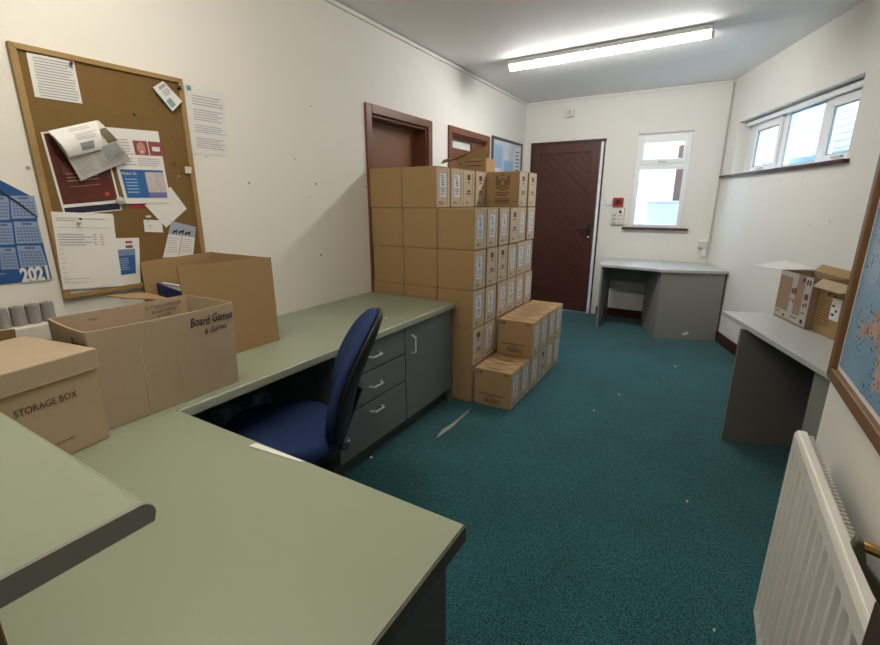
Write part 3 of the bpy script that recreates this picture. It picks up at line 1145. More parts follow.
MB().slab([up_(FL_, z0b), up_(FR_, z0b), up_(BR_, z0b), up_(BL_, z0b)], (0, 0, CT)).build('base', M_CARD, tb)
MB().slab([up_(FL_, z0b + CT), up_(FR_, z0b + CT), up_(FRt, z1b - .002), up_(FLt, z1b + .004)], (-CT, 0, 0)).build('front_wall', M_CARD, tb)
MB().slab([up_(BL_, z0b + CT), up_(BR_, z0b + CT), up_(BRt, z1b + .01), up_(BLt, z1b - .004)], (CT, 0, 0)).build('back_wall', M_CARD, tb)
MB().slab([up_(BR_, z0b + CT) + V((CT, 0, 0)), up_(FR_, z0b + CT) + V((-CT, 0, 0)), up_(FRt, z1b - .004) + V((-CT, 0, 0)), up_(BRt, z1b + .008) + V((CT, 0, 0))], (0, -CT, 0)).build('end_wall', M_CARD, tb)
MB().slab([up_(BL_, z0b + CT) + V((CT, 0, 0)), up_(FL_, z0b + CT) + V((-CT, 0, 0)), up_(FLt, .955) + V((-CT, .008, 0)), up_(BLt, .962) + V((CT, 0, 0))], (0, CT, 0)).build('end_wall', M_CARD, tb)
MB().slab([(x0b + .03, .974, .964), (x1b - .12, .962, .959), (x1b - .17, .82, .984), (x0b + .07, .80, .986)], (0, 0, .004)).build('folded_flap', M_CARD, tb)
bk = thing('folder', 'dark blue and white folder standing inside the tall open carton', 'folder', (-1.85, 1.0, z0b + CT))
rot = Matrix.Translation((-1.882, 1.045, .706)) @ Matrix.Rotation(R(3), 4, 'X')
MB().box(-.150, .150, -.01, .0, 0, .295, mtx=rot).build('cover', mat('navy_cover', (.022, .045, .20), rough=.4), bk)
MB().poly([rot @ V((-.12, -.0112, .294)), rot @ V((.148, -.0112, .294)), rot @ V((.148, -.0112, .262))]).build('white_print', M_PAPER, bk)
MB().box(-.145, .145, .001, .022, .004, .292, mtx=rot).build('page_block', M_PAPER, bk)

# 3. storage box with a lid
sbc = V((-1.374, .500, ZT + .001))
ang = R(9)
Rz = Matrix.Translation(sbc) @ Matrix.Rotation(ang, 4, 'Z')
# local: x away from the room (negative), y towards the camera (negative)
sb = thing('storage_box', 'lidded brown storage box with printed lettering near the reception ledge', 'storage box', tuple(Rz @ V((-.13, -.2, 0))))
MB().slab([(0, 0, 0), (-.30, 0, 0), (-.30, -.39, 0), (0, -.39, 0)], (0, 0, .235)).build('body', mat('storage_board', (.44, .325, .205), rough=.8, var=.05, scale=4, spec=.15), sb, mtx=Rz, bevel=.002)
ld = MB().box(-.307, .008, -.397, .007, .205, .262, bevel=.003).build('lid', M_CARD2, sb, mtx=Rz)
rv, uv_ = Rz.to_3x3() @ V((0, 1, 0)), V((0, 0, 1))
text('STORAGE BOX', 'lettering', M_INK, sb, Rz @ V((.0022, -.124, .156)), rv, uv_, .025, sx=.80)
text('for assembly', 'lettering', M_INK, sb, Rz @ V((.0022, -.112, .045)), rv, uv_, .012)
MB().slab([(.0082, -.01, .208), (.0082, -.39, .208), (.0082, -.39, .2095), (.0082, -.01, .2095)], (.0004, 0, 0)).build('lid_crease', M_CARDE, ld, mtx=Rz)
# folded flap of card standing behind the storage box
fc = tag(MB().slab([(-1.99, .33, ZT + .002), (-1.99, .50, ZT + .002), (-1.93, .505, .935), (-1.93, .35, .945)], (.005, 0, 0)).build('cardboard_sheet', M_CARD), 'loose sheet of cardboard leaning behind the storage box below the grey rolls', 'cardboard')

# 4. opened cartons on the side desk
def rq(mb, pts, off):
    return mb.slab([RW(*p) for p in pts], off)


M_TAN = mat('tan_carton', (.30, .20, .13), rough=.75, var=.08, scale=9)
za, zb_ = ZT + .001, .968
oa = thing('taped_carton', 'open carton with white tape and red marks at the edge of the side desk', 'carton', tuple(RW(2.56, -.32, ZT)))
sa0, sa1, na0, na1 = 2.412, 2.725, -.445, -.285
rwbox(MB(), sa0, sa1, na0, na1, za, za + .004).build('base', M_TAN, oa)
f_ = rwbox(MB(), sa0, sa1, na0, na0 + .004, za + .004, zb_).build('front_wall', M_TAN, oa)
rwbox(MB(), sa0, sa1, na1 - .004, na1, za + .004, zb_).build('back_wall', M_TAN, oa)
rwbox(MB(), sa0, sa0 + .004, na0 + .004, na1 - .004, za + .004, zb_).build('end_wall', M_TAN, oa)
rwbox(MB(), sa1 - .004, sa1, na0 + .004, na1 - .004, za + .004, zb_).build('end_wall', M_TAN, oa)
rq(MB(), [(sa0, na0 + .004, zb_ - .006), (sa0, na1, zb_ + .003), (2.16, -.32, .990), (2.15, -.487, .950)], (0, 0, .004)).build('folded_flap', mat('window_lit_card', (.66, .64, .61), rough=.6), oa)  # flap's whitish colour carries the window light falling on it
rq(MB(), [(sa0, na1, zb_), (sa1, na1, zb_), (sa1 + .0, na1 + .03, zb_ + .03), (sa0 - .0, na1 + .03, zb_ + .034)], NV * .004).build('standing_flap', M_CARD, oa)


def face(s0_, s1_, z0_, z1_, n_):
    return [RW(s0_, n_, z1_), RW(s1_, n_, z1_), RW(s1_, n_, z0_), RW(s0_, n_, z0_)]


q = face(sa0, sa1, za, zb_, na0 - .0015)
strips(q, [(.0, .80, 1.0, .95), (.42, .0, .58, .80), (.80, .0, 1.0, .80), (.0, .0, .42, .10)], V((0, 0, 0))).build('white_tape', M_WTAPE, f_)
q = face(sa0, sa1, za, zb_, na0 - .0022)
M_REDINK = mat('dark_red_ink', (.16, .035, .025), rough=.7)
strips(q, [(.44, .30, .50, .40), (.52, .28, .57, .42), (.84, .33, .95, .45), (.45, .50, .48, .56), (.52, .52, .56, .58)], V((0, 0, 0))).build('red_print', M_REDINK, f_)
for rc in [(.84, .06, .88, .16), (.91, .06, .95, .16), (.84, .52, .88, .60), (.91, .5, .95, .58), (.72, .05, .78, .12), (.05, .84, .2, .86), (.3, .87, .36, .92), (.55, .85, .75, .87), (.83, .70, .95, .72), (.85, .84, .93, .92)]:
    strips(q, [rc], V((0, 0, 0))).build('black_print', M_INK, f_)
oc = thing('brown_carton', 'open brown carton with dark printed lines beside the taped carton on the side desk', 'carton', tuple(RW(2.9, -.28, ZT)))
sb0, sb1, nb0, nb1 = 2.732, 3.05, -.412, -.14
rwbox(MB(), sb0, sb1, nb0, nb1, za, za + .004).build('base', M_CARD, oc)
f_ = rwbox(MB(), sb0, sb1, nb0, nb0 + .004, za + .004, zb_ - .004).build('front_wall', M_CARD, oc)
rwbox(MB(), sb0, sb1, nb1 - .004, nb1, za + .004, zb_ - .004).build('back_wall', M_CARD, oc)
rwbox(MB(), sb0, sb0 + .004, nb0 + .004, nb1 - .004, za + .004, zb_ - .004).build('end_wall', M_CARD, oc)
rwbox(MB(), sb1 - .004, sb1, nb0 + .004, nb1 - .004, za + .004, zb_ - .004).build('end_wall', M_CARD, oc)
rq(MB(), [(sb0, nb0, zb_ - .003), (sb1, nb0, zb_ - .003), (sb1 - .05, nb0 - .075, zb_ - .028), (sb0 + .07, nb0 - .075, zb_ - .028)], (0, 0, .004)).build('folded_flap', M_CARD2, oc)
rq(MB(), [(sb0, nb1, zb_ - .003), (sb1, nb1, zb_ - .003), (sb1 + .0, nb1 + .03, zb_ + .03), (sb0 - .0, nb1 + .03, zb_ + .03)], NV * .004).build('standing_flap', M_CARD, oc)
rq(MB(), [(sb1, nb1, zb_), (sb1, nb0 + .1, zb_), (sb1 + .02, -.24, zb_ + .085)], DV * .004).build('standing_flap', M_CARD, oc)
q = face(sb0, sb1, za, zb_ - .004, nb0 - .0015)
strips(q, [(.06, .34 + i * .052, .32 + .05 * (i % 3), .355 + i * .052) for i in range(10)] + [(.2, .2, .28, .27), (.34, .23, .42, .28), (.1, .1, .3, .12)], V((0, 0, 0))).build('printed_lines', M_INKB, f_)
q2 = face(sb0 + .11, sb0 + .18, .79, .895, nb0 - .0018)
lb = MB().poly(q2).build('paper_label', M_LABEL, f_)
strips(face(sb0 + .11, sb0 + .18, .79, .895, nb0 - .0024), [(.1, .3, .4, .4), (.5, .5, .7, .62), (.15, .7, .5, .8)], V((0, 0, 0))).build('label_print', M_INK, f_)

# ------------------------------------------------------------------ swivel chair
yaw = math.atan2(-.66, -.75)                 # the chair looks towards the noticeboard wall
SC = V((-1.362, 1.085, 0))
Mc = Matrix.Translation(SC) @ Matrix.Rotation(yaw, 4, 'Z')     # local +x: forward
ch = thing('office_chair', 'blue fabric swivel chair tucked under the green worktop', 'chair', tuple(SC))


def rounded(nx, ny, rx, ry, zfun, th):
    pass


b = MB()
N = 40


def sup(t, rx, ry, p=2.6):
    c_, s_ = math.cos(t), math.sin(t)
    return V((math.copysign(abs(c_) ** (2 / p), c_) * rx, math.copysign(abs(s_) ** (2 / p), s_) * ry, 0))


prof = [(0.02, .468), (.35, .470), (.7, .472), (.90, .468), (.98, .452), (1.0, .430), (.97, .408), (.90, .400), (.5, .398), (.02, .398)]
rings = []
for k_, z in prof:
    ring = []
    for i in range(N):
        t = 2 * math.pi * i / N
        p = sup(t, .248 * k_, .240 * k_)
        dip = -.012 * max(0, (p.x / .235)) ** 3 * k_
        ring.append(b.bm.verts.new(Mc @ V((p.x + .030, p.y, z + dip + (.012 * (p.y / .235) ** 2 * (1 if z > .44 else 0))))))
    rings.append(ring)
for q_, w_ in zip(rings, rings[1:]):
    for k_ in range(N):
        b.bm.faces.new((q_[k_], q_[(k_ + 1) % N], w_[(k_ + 1) % N], w_[k_]))
b.bm.faces.new(rings[0])
b.bm.faces.new(rings[-1][::-1])
b.build('seat', M_BLUE, ch, smooth=True)
b = MB()
rings = []
for k_, z in ((.90, .3975), (.92, .385), (.80, .372), (.3, .366)):
    rings.append([b.bm.verts.new(Mc @ (sup(2 * math.pi * i / N, .248 * k_, .240 * k_) + V((.03, 0, z)))) for i in range(N)])
for q_, w_ in zip(rings, rings[1:]):
    for k_ in range(N):
        b.bm.faces.new((q_[k_], q_[(k_ + 1) % N], w_[(k_ + 1) % N], w_[k_]))
b.bm.faces.new(rings[0])
b.bm.faces.new(rings[-1][::-1])
b.build('seat_shell', M_BLACK, ch, smooth=True)
# backrest: rounded pad leaning back, with a black shell behind
LEAN = R(19)
H0, H1 = .40, .965


def backshape(t, scale=1.0, p=2.5):
    c_ = sup(t, 1, 1, p)
    return c_.x * scale, c_.y * scale           # across, along


def backpt(a, v, depth):
    """a: across -1..1, v: up -1..1, depth: towards the sitter."""
    hw = .205 * (1 - .10 * v)
    hl = (H1 - H0) / 2
    y = a * hw
    l_ = v * hl
    curve = .030 * a * a                         # wraps round the sitter
    lum = .020 * math.cos(v * 2.2)
    x = -.178 + curve + lum + depth
    zc = (H0 + H1) / 2
    x2 = x - math.sin(LEAN) * (l_ + hl)
    return Mc @ V((x2, y, H0 + (l_ + hl) * math.cos(LEAN) - depth * math.sin(LEAN) * .0))


def backpad(layers, name, m):
    b = MB()
    rings = []
    for sc_, dep in layers:
        ring = []
        for i in range(N):
            a, v = backshape(2 * math.pi * i / N, sc_)
            ring.append(b.bm.verts.new(backpt(a, v, dep)))
        rings.append(ring)
    for q_, w_ in zip(rings, rings[1:]):
        for k_ in range(N):
            b.bm.faces.new((q_[k_], q_[(k_ + 1) % N], w_[(k_ + 1) % N], w_[k_]))
    b.bm.faces.new(rings[0])
    b.bm.faces.new(rings[-1][::-1])
    return b.build(name, m, ch, smooth=True)


backpad([(.05, .034), (.4, .034), (.75, .032), (.92, .026), (.985, .012), (1.0, -.004), (.98, -.012), (.9, -.013), (.05, -.014)], 'backrest', M_BLUE)
backpad([(.975, -.0145), (1.0, -.018), (.99, -.028), (.92, -.040), (.7, -.050), (.4, -.055), (.05, -.056)], 'back_shell', M_BLACK)
b = MB()
b.tube([Mc @ V(p) for p in ((.02, 0, .36), (-.12, 0, .355), (-.215, 0, .375), (-.245, 0, .46), (-.305, 0, .62))], .02, seg=8, flat=(1.6, .6))
b.build('back_bracket', M_BLACK, ch)
MB().lathe([(.022, -.018), (.026, -.012), (.026, .018), (.020, .022)], Mc @ V((-.225, -.0, .36)), seg=16, axis='Z').build('tilt_knob', mat('grey_knob', (.10, .10, .115), rough=.4), ch)
MB().lathe([(.03, .10), (.03, .22), (.022, .225), (.022, .365)], SC, seg=18).build('gas_column', M_BLACK, ch)
MB().lathe([(.05, .055), (.05, .10), (.03, .115)], SC, seg=18).build('base_hub', M_BLACK, ch)
for k_ in range(5):
    t = yaw + R(36) + k_ * 2 * math.pi / 5
    d_ = V((math.cos(t), math.sin(t), 0))
    MB().tube([SC + d_ * .035 + V((0, 0, .085)), SC + d_ * .15 + V((0, 0, .085)), SC + d_ * .245 + V((0, 0, .065))], [.022, .019, .014], seg=8).build('base_leg', M_BLACK, ch)
    side = V((-d_.y, d_.x, 0))
    cs = MB()
    cc = SC + d_ * .245 + V((0, 0, .027))
    for sg in (-1, 1):
        cs.tube([cc + side * sg * .006, cc + side * sg * .022], .026, seg=14)
    cs.tube([cc + V((0, 0, .0)), cc + V((0, 0, .04))], .007, seg=8)
    cs.build('caster', M_BLACK, ch)

# ------------------------------------------------------------------ dark bottles under the worktop
M_JUG = mat('dark_blue_grey_plastic', (.17, .22, .26), rough=.35, var=.2, scale=12)
for i, (yy, nm) in enumerate(((.975, 'dark plastic canister under the worktop, first from the return desk'), (1.145, 'dark plastic canister under the worktop, middle of the row of three'), (1.315, 'dark plastic canister under the worktop, beside the drawer cabinet'))):
    o = thing('canister', nm, 'canister', (-1.86, yy, 0), 'dark canisters under the worktop')
    MB().lathe([(.070, .001), (.078, .012), (.078, .10), (.072, .11), (.078, .12), (.078, .20), (.072, .21), (.078, .22), (.078, .31), (.070, .33), (.078, .345), (.076, .385), (.058, .42), (.032, .437)], (-1.86, yy, 0), seg=24).build('body', M_JUG, o, smooth=False)
    MB().lathe([(.027, .4375), (.027, .458), (.020, .462)], (-1.86, yy, 0), seg=16).build('cap', M_BLACK, o)
    MB().tube([(-1.80, yy, .405), (-1.765, yy, .385), (-1.76, yy, .32), (-1.785, yy, .28)], .012, seg=8).build('handle', M_JUG, o)

# ------------------------------------------------------------------ white trunking with grey rolls at the left wall
tk = thing('wall_trunking', 'white trunking box on the wall with four grey rolls standing on it', 'trunking', (XW + .05, .3, .86))
MB().box(XW + .002, XW + .105, -.25, .66, .862, .922, bevel=.004).build('cover', M_CREAM, tk)
MB().box(XW + .002, XW + .09, -.25, .64, .80, .8615).build('lower_body', mat('pale_blue_grey', (.50, .51, .52), rough=.5), tk)
M_ROLL = mat('grey_roll', (.30, .285, .26), rough=.7, var=.05)
for i, (yy, nm) in enumerate(((.505, 'grey roll on the white trunking, farthest from the noticeboard'), (.548, 'grey roll on the white trunking, third from the noticeboard'), (.590, 'grey roll on the white trunking, second from the noticeboard'), (.632, 'grey roll at the end of the white trunking, closest to the noticeboard'))):
    o = thing('paper_roll', nm, 'roll', (XW + .055, yy, .923), 'grey rolls on the white trunking')
    MB().lathe([(.019, .923), (.0195, .924), (.0195, .989), (.019, .990)], (XW + .055, yy, 0), seg=22).build('roll', M_ROLL, o)
    MB().lathe([(.007, .9902), (.007, .9908)], (XW + .055, yy, 0), seg=12).build('core', M_GREYD, o)

# ------------------------------------------------------------------ cork noticeboard and its papers
cb = thing('noticeboard', 'oak-framed cork noticeboard hung on the left wall with papers pinned to it', 'noticeboard', (XW, .99, .98))
Y0, Y1, Z0, Z1 = .705, 1.283, .985, 1.858
# the board hangs slightly out of square, as its corners show
q = [V((XW, .703, 1.849)), V((XW, 1.287, 1.862)), V((XW, 1.277, 1.060)), V((XW, .703, .981))]
q = [V((XW, .703, 1.852)), V((XW, 1.287, 1.858)), V((XW, 1.285, .990)), V((XW, .703, .981))]
ins = [V((XW, p.y, p.z)) for p in (bl(q, .035, .022), bl(q, .965, .022), bl(q, .965, .978), bl(q, .035, .978))]
MB().slab([p + V((.002, 0, 0)) for p in ins], (.010, 0, 0)).build('cork_sheet', M_CORK, cb)
fm = MB()
for i in range(4):
    j = (i + 1) % 4
    fm.slab([q[i] + V((.001, 0, 0)), q[j] + V((.001, 0, 0)), ins[j] + V((.001, 0, 0)), ins[i] + V((.001, 0, 0))], (.019, 0, 0))
fm.build('frame', M_OAK, cb, bevel=.002)


def sheet(name, label, cat, px, off, m, group=None, lines=(), ink=None, curl=0.0):
    """A sheet pinned to the wall or the board: outline px traced on the wall plane (tl, tr, br, bl)."""
    q = [WL(u, v, off) for u, v in px]
    mb = MB()
    if curl:
        mb.grid(lambda a, b_: bl(q, a, b_) + V((curl * (b_ ** 2) * (.4 + .6 * a), 0, 0)), 8, 8)
        o = mb.build(name, m, solid=.0008)
    else:
        mb.slab(q, (.0008, 0, 0))
        o = mb.build(name, m)
    tag(o, label, cat, group)
    if lines:
        strips(q, lines, V((.0016, 0, 0))).build('printed_text', ink or M_INKG, o)
    return o, q


def zA(*pts):
    return [(x / 3.667, 30 + y / 3.667) for x, y in pts]


def zB(*pts):
    return [(20 + x / 4.889, 110 + y / 4.889) for x, y in pts]


def zC(*pts):
    return [(40 + x / 5.176, 200 + y / 5.176) for x, y in pts]


def sub(q, a0, b0, a1, b1, name, m, parent, out=.0024):
    return strips(q, [(a0, b0, a1, b1)], V((out, 0, 0))).build(name, m, parent)


def pin(u, v, off, m, parent, r=.006):
    p = WL(u, v, off)
    MB().lathe([(r * .6, 0), (r * .6, .006), (r, .008), (r, .012), (r * .5, .014)], p, seg=12, axis='X').build('drawing_pin', m, parent)


BO = .0135
M_PINR = mat('red_pin', (.18, .02, .02), rough=.3)
# handwritten note
o, q = sheet('handwritten_note', 'white handwritten note pinned at the top corner of the noticeboard', 'note', zA((95, 82), (270, 115), (302, 270), (128, 245)), BO, M_PAPER,
             lines=[(.08 + random.random() * .05, .07 + i * .066, .82 + random.random() * .14, .07 + i * .066 + .022) for i in range(14)], ink=mat('blue_grey_pen', (.30, .30, .33), rough=.7))
pin(70, 63.5, BO + .001, M_PINR, o)
# small leaflet at the top right
o, q = sheet('leaflet', 'small white and teal leaflet pinned aslant at the other top corner of the noticeboard', 'leaflet', zA((560, 210), (598, 187), (668, 262), (632, 298)), BO + .014, M_PAPER)
MB().slab([bl(q, 0, 0) + V((-.009, 0, 0)), bl(q, 0, 1) + V((-.009, 0, 0)), bl(q, .12, 1) + V((-.001, 0, 0)), bl(q, .12, 0) + V((-.001, 0, 0))], (.0006, 0, 0)).build('folded_back', mat('teal_print', (.10, .28, .27), rough=.5), o)
sub(q, .30, .08, .9, .2, 'printed_block', M_INKG, o)
sub(q, .12, .6, .5, .92, 'printed_block', mat('pale_teal_print', (.22, .36, .37), rough=.5), o)
strips(q, para(.3, .92, .28, .52, 3), V((.0024, 0, 0))).build('printed_text', M_INKG, o)
pin(178, 88, BO, M_BLACK, o, .009)
# sheet on the bare wall
o, q = sheet('wall_notice', 'white typed sheet stuck to the bare wall beside the noticeboard', 'notice', zA((672, 195), (822, 225), (838, 465), (700, 450)), .002, M_PAPER,
             lines=para(.16, .95, .14, .30, 4, .35) + para(.16, .95, .34, .52, 5, .35) + para(.16, .95, .57, .70, 4, .35) + para(.16, .95, .76, .93, 5, .35))
sub(q, .06, .02, .16, .09, 'printed_logo', mat('blue_green_print', (.12, .30, .33), rough=.6), o)
# dark red poster
M_POSTR = mat('dark_red_print', (.10, .026, .020), rough=.35, var=.85, scale=9)
o, q = sheet('poster', 'dark red poster with white border pinned to the noticeboard', 'poster', zB((100, 108), (398, 84), (500, 490), (215, 517)), BO, M_PAPER)
rq_ = q
sub(q, .035, .02, .965, .865, 'red_picture', M_POSTR, o, .0016)
sub(q, .03, .905, .97, .985, 'dark_band', mat('navy_print', (.018, .02, .04), rough=.4), o, .0016)
MB().grid(lambda a, b_: bl(q, .16 + .42 * a, .36 + .14 * b_) + V((.002, 0, 0)), 1, 1).build('orange_glow_print', mat('orange_brown_print', (.17, .06, .035), rough=.35, var=.4, scale=14), o)
strips(q, para(.2, .72, .50, .62, 3, .35, .1) + [(.2, .655, .72, .662)], V((.0026, 0, 0))).build('printed_text', mat('pale_pink_ink', (.42, .20, .17), rough=.6), o)
MB().lathe([(.0085, 0), (.0085, .0006)], bl(q, .80, .78) + V((.002, 0, 0)), seg=14, axis='X').build('printed_spot', mat('red_spot_print', (.45, .07, .05), rough=.4), o)
# dental page
o, q = sheet('magazine_page', 'white magazine page with two small photos and a blue panel on the noticeboard', 'magazine page', zB((415, 83), (675, 105), (737, 455), (517, 458)), BO + .003, M_PAPER)
M_BLUEP = mat('blue_print', (.03, .12, .32), rough=.4, var=.12, scale=20)
sub(q, .06, .535, .945, .92, 'blue_panel', M_BLUEP, o, .0016)
sub(q, .54, .565, .94, .845, 'picture_panel', mat('pale_picture_print', (.50, .46, .45), rough=.45, var=.4, scale=40), o, .0022)
sub(q, .54, .845, .94, .92, 'caption_band', mat('mauve_print', (.16, .17, .36), rough=.4), o, .0022)
M_SKIN = mat('skin_tone_print', (.48, .24, .18), rough=.45, var=.15, scale=60)
M_DKPINK = mat('dark_pink_print', (.25, .06, .07), rough=.45, var=.3, scale=60)
for a0, mm in ((.44, M_SKIN), (.74, M_DKPINK)):
    sub(q, a0, .145, a0 + .28, .335, 'small_photo', M_DKPINK if mm is M_SKIN else mm, o, .0018)
e_ = MB()
cf = [bl(q, .58 + .085 * math.cos(t), .245 + .085 * math.sin(t)) + V((.0026, 0, 0)) for t in [2 * math.pi * i / 16 for i in range(16)]]
e_.poly(cf)
e_.build('photo_oval', M_SKIN, o)
strips(q, [(.55, .285, .62, .300), (.80, .215, .96, .275)], V((.0032, 0, 0))).build('photo_highlight', M_PAPER, o)
strips(q, para(.12, .42, .14, .36, 6, .35) + para(.45, .98, .38, .50, 4, .35) + para(.12, .42, .38, .5, 3, .35), V((.0018, 0, 0))).build('printed_text', M_INKG, o)
strips(q, para(.11, .40, .66, .88, 5, .3), V((.0026, 0, 0))).build('panel_text', mat('pale_blue_ink', (.35, .5, .7), rough=.6), o)
text('Make Us', 'panel_heading', M_PAPER, o, bl(q, .22, .59) + V((.0028, 0, 0)), q[1] - q[0], q[0] - q[3], .016, align='CENTER')
# red strip below the page
o, q = sheet('red_slip', 'small dark red slip showing below the magazine page', 'slip', zC((462, 14), (560, 14), (565, 46), (465, 44)), BO - .001, mat('slip_red', (.28, .03, .035), rough=.5))
# tilted blank paper
o, q = sheet('blank_paper', 'plain white paper hanging diagonally from the corner of the magazine page', 'paper', zB((735, 375), (815, 483), (715, 575), (610, 465)), BO + .001, M_PAPER)
# curled newspaper cutting
cut = thing('newspaper_cutting', 'curled grey newspaper cutting bulging off the dark red poster', 'newspaper', tuple(WL(85, 150, BO)))
qn = [WL(u, v, BO + .005) for u, v in zB((130, 104), (372, 52), (530, 245), (292, 347))]


def curlpt(a, b_):
    return bl(qn, a, b_) + V((.004 + .035 * math.sin(math.pi * min(1, b_ * .8 + .1)) * (.5 + .5 * a), 0, 0))


MB().grid(curlpt, 10, 12).build('back_leaf', M_PAPERG, cut, solid=.0008)
qf = [WL(u, v, BO + .012) for u, v in zB((128, 104), (362, 53), (378, 195), (218, 232))]


def curlpt2(a, b_):
    return bl(qf, a, b_) + V((.016 + .026 * math.sin(math.pi * (b_ * .75)), 0, 0))


MB().grid(curlpt2, 8, 10).build('front_leaf', M_PAPER, cut, solid=.0008)
tl = MB()
for a0, b0, a1, b1 in para(.4, .95, .30, .55, 4, .3) + para(.35, .9, .1, .22, 2, .3):
    tl.poly([curlpt2(a0, b0) + V((.0016, 0, 0)), curlpt2(a1, b0) + V((.0016, 0, 0)), curlpt2(a1, b1) + V((.0016, 0, 0)), curlpt2(a0, b1) + V((.0016, 0, 0))])
tl.build('printed_text', M_INKG, cut)
tl = MB()
for a0, b0, a1, b1 in para(.05, .40, .60, .95, 7, .3) + para(.45, .95, .58, .95, 7, .3):
    tl.poly([curlpt(a0, b0) + V((.0016, 0, 0)), curlpt(a1, b0) + V((.0016, 0, 0)), curlpt(a1, b1) + V((.0016, 0, 0)), curlpt(a0, b1) + V((.0016, 0, 0))])
tl.build('printed_text', M_INKG, cut)


def patch(f, a0, b0, a1, b1, name, m, d=.0018):
    n = 5
    mb = MB().grid(lambda a, b_: f(a0 + (a1 - a0) * a, b0 + (b1 - b0) * b_) + V((d, 0, 0)), n, n)
    return mb.build(name, m, cut)


patch(curlpt, .80, .18, .99, .50, 'dark_photo', mat('dark_olive_print', (.14, .11, .06), rough=.6, var=.5, scale=60))
patch(curlpt, .62, .52, .95, .82, 'grey_photo', mat('grey_photo_print', (.30, .32, .34), rough=.6, var=.2, scale=40))
patch(curlpt2, .42, .62, .78, .88, 'grey_photo', mat('dark_grey_photo_print', (.26, .26, .26), rough=.6, var=.3, scale=40))
# round badge
p = WL(120, 201, BO + .004)
bdg = tag(MB().lathe([(.014, 0), (.017, .003), (.016, .007), (.008, .010), (.003, .009)], p, seg=18, axis='X').build('badge', mat('silver_badge', (.42, .40, .37), rough=.4, var=.4, scale=120), smooth=True), 'round silver badge pinned between the red poster and the magazine page', 'badge')
# typed letter, second sheet behind it
o, q = sheet('typed_sheet', 'white sheet showing below and behind the typed letter', 'paper', zC((70, 72), (380, 80), (412, 470), (132, 497)), BO - .0005, M_PAPER)
o, q = sheet('letter', 'white typed letter with a small table hung low on the noticeboard', 'letter', zC((55, 60), (375, 72), (428, 445), (120, 465)), .0215, M_PAPER,
             lines=[(.06, .07, .85, .078), (.05, .10, .35, .108), (.06, .19, .9, .196)] + [(.03, .47 + .06 * i, .10, .477 + .06 * i) for i in range(8)] + [(.04, .86, .45, .867), (.04, .91, .4, .917)])
tb_ = [(.05, .275 + i * .034, .46 + .12 * (i % 2), .288 + i * .034) for i in range(5)] + [(.60, .275 + i * .034, .66, .288 + i * .034) for i in range(5)] + [(.72, .275 + i * .034, .78, .288 + i * .034) for i in range(5)]
strips(q, tb_, V((.0016, 0, 0))).build('table_rows', M_INKG, o)
pin(78, 222, .0225, M_STEEL, o, .006)
pin(79.5, 219, .0225, M_BLACK, o, .004)
# narrow page behind the letter
o, q = sheet('flyer', 'white flyer with a blue block half behind the typed letter', 'flyer', zC((380, 198), (512, 195), (522, 455), (390, 480)), BO + .0012, M_PAPER)
sub(q, .05, .21, .82, .33, 'pale_blue_block', mat('pale_blue_print', (.18, .26, .42), rough=.5), o, .0012)
sub(q, .05, .33, .82, .69, 'blue_block', M_BLUEP, o, .0012)
strips(q, [(.44, .06, .72, .10), (.45, .14, .73, .19)], V((.0012, 0, 0))).build('red_print', M_DKPINK, o)
strips(q, para(.15, .6, .38, .62, 6, .3), V((.002, 0, 0))).build('printed_text', mat('pale_ink', (.4, .5, .66), rough=.6), o)
# small card
o, q = sheet('appointment_card', 'small white card with one mark pinned near the letter', 'card', zC((535, 102), (630, 105), (637, 168), (542, 165)), BO, M_PAPER, lines=[(.2, .42, .45, .47), (.3, .5, .34, .75), (.1, .1, .3, .14)])
MB().box(0, .006, 0, .018, 0, .008, mtx=Matrix.Translation(WL(146, 217.5, BO))).build('cream_pin', M_CREAM, o)
# leaflet with dark figures
o, q = sheet('event_leaflet', 'leaflet with dark animal silhouettes on its blue-grey head, low on the noticeboard', 'leaflet', zC((680, 108), (806, 140), (792, 290), (636, 298)), BO + .0016, M_PAPER)
sub(q, .0, .0, 1, .36, 'blue_grey_head', mat('blue_grey_print', (.33, .37, .45), rough=.5), o, .0012)
sl = MB()
for cx_, cy_, w_ in ((.22, .26, .09), (.45, .24, .11), (.70, .25, .12)):
    pts_ = [(-1, .2), (-.6, -.3), (.2, -.35), (.6, -.9), (1.0, -.7), (.8, -.2), (.7, .3), (.9, 1.0), (.6, 1.0), (.45, .4), (-.4, .4), (-.5, 1.0), (-.8, 1.0)]
    vs_ = [bl(q, cx_ + x_ * w_, cy_ + y_ * .08) + V((.0022, 0, 0)) for x_, y_ in pts_]
    sl.poly(vs_)
sl.build('silhouette_print', M_INK, o)
strips(q, para(.06, .45, .45, .9, 7, .25) + para(.55, .95, .45, .9, 7, .25), V((.0012, 0, 0))).build('printed_text', M_INKG, o)
sub(q, .49, .38, .51, .95, 'fold_line', M_DKPINK, o, .0014)
# cream tab on the frame
tag(MB().slab([WL(u, v, .022) for u, v in zB((806, 275), (838, 280), (838, 312), (808, 308))], (.001, 0, 0)).build('paper_tab', M_CREAM), 'cream paper tab stuck on the noticeboard frame', 'tab')
MB().lathe([(.005, 0), (.003, .008)], WL(178.8, 176.5, BO - .001), seg=8, axis='X').build('red_pin', mat('pink_pin', (.55, .3, .25), rough=.4), cb)
for (u, v) in ((134, 114), (174, 163)):
    MB().lathe([(.004, 0), (.003, .008)], WL(u, v, BO - .001), seg=8, axis='X').build('brown_pin', mat('brown_pin', (.14, .05, .03), rough=.4), cb)

# blue wall calendar, partly outside the picture
cal = thing('wall_calendar', 'blue year calendar 2021 hung on the wall beside the noticeboard', 'calendar', tuple(WL(20, 282, .002)))


def zD(x, y):
    return (x / 4.967, 170 + y / 4.967)


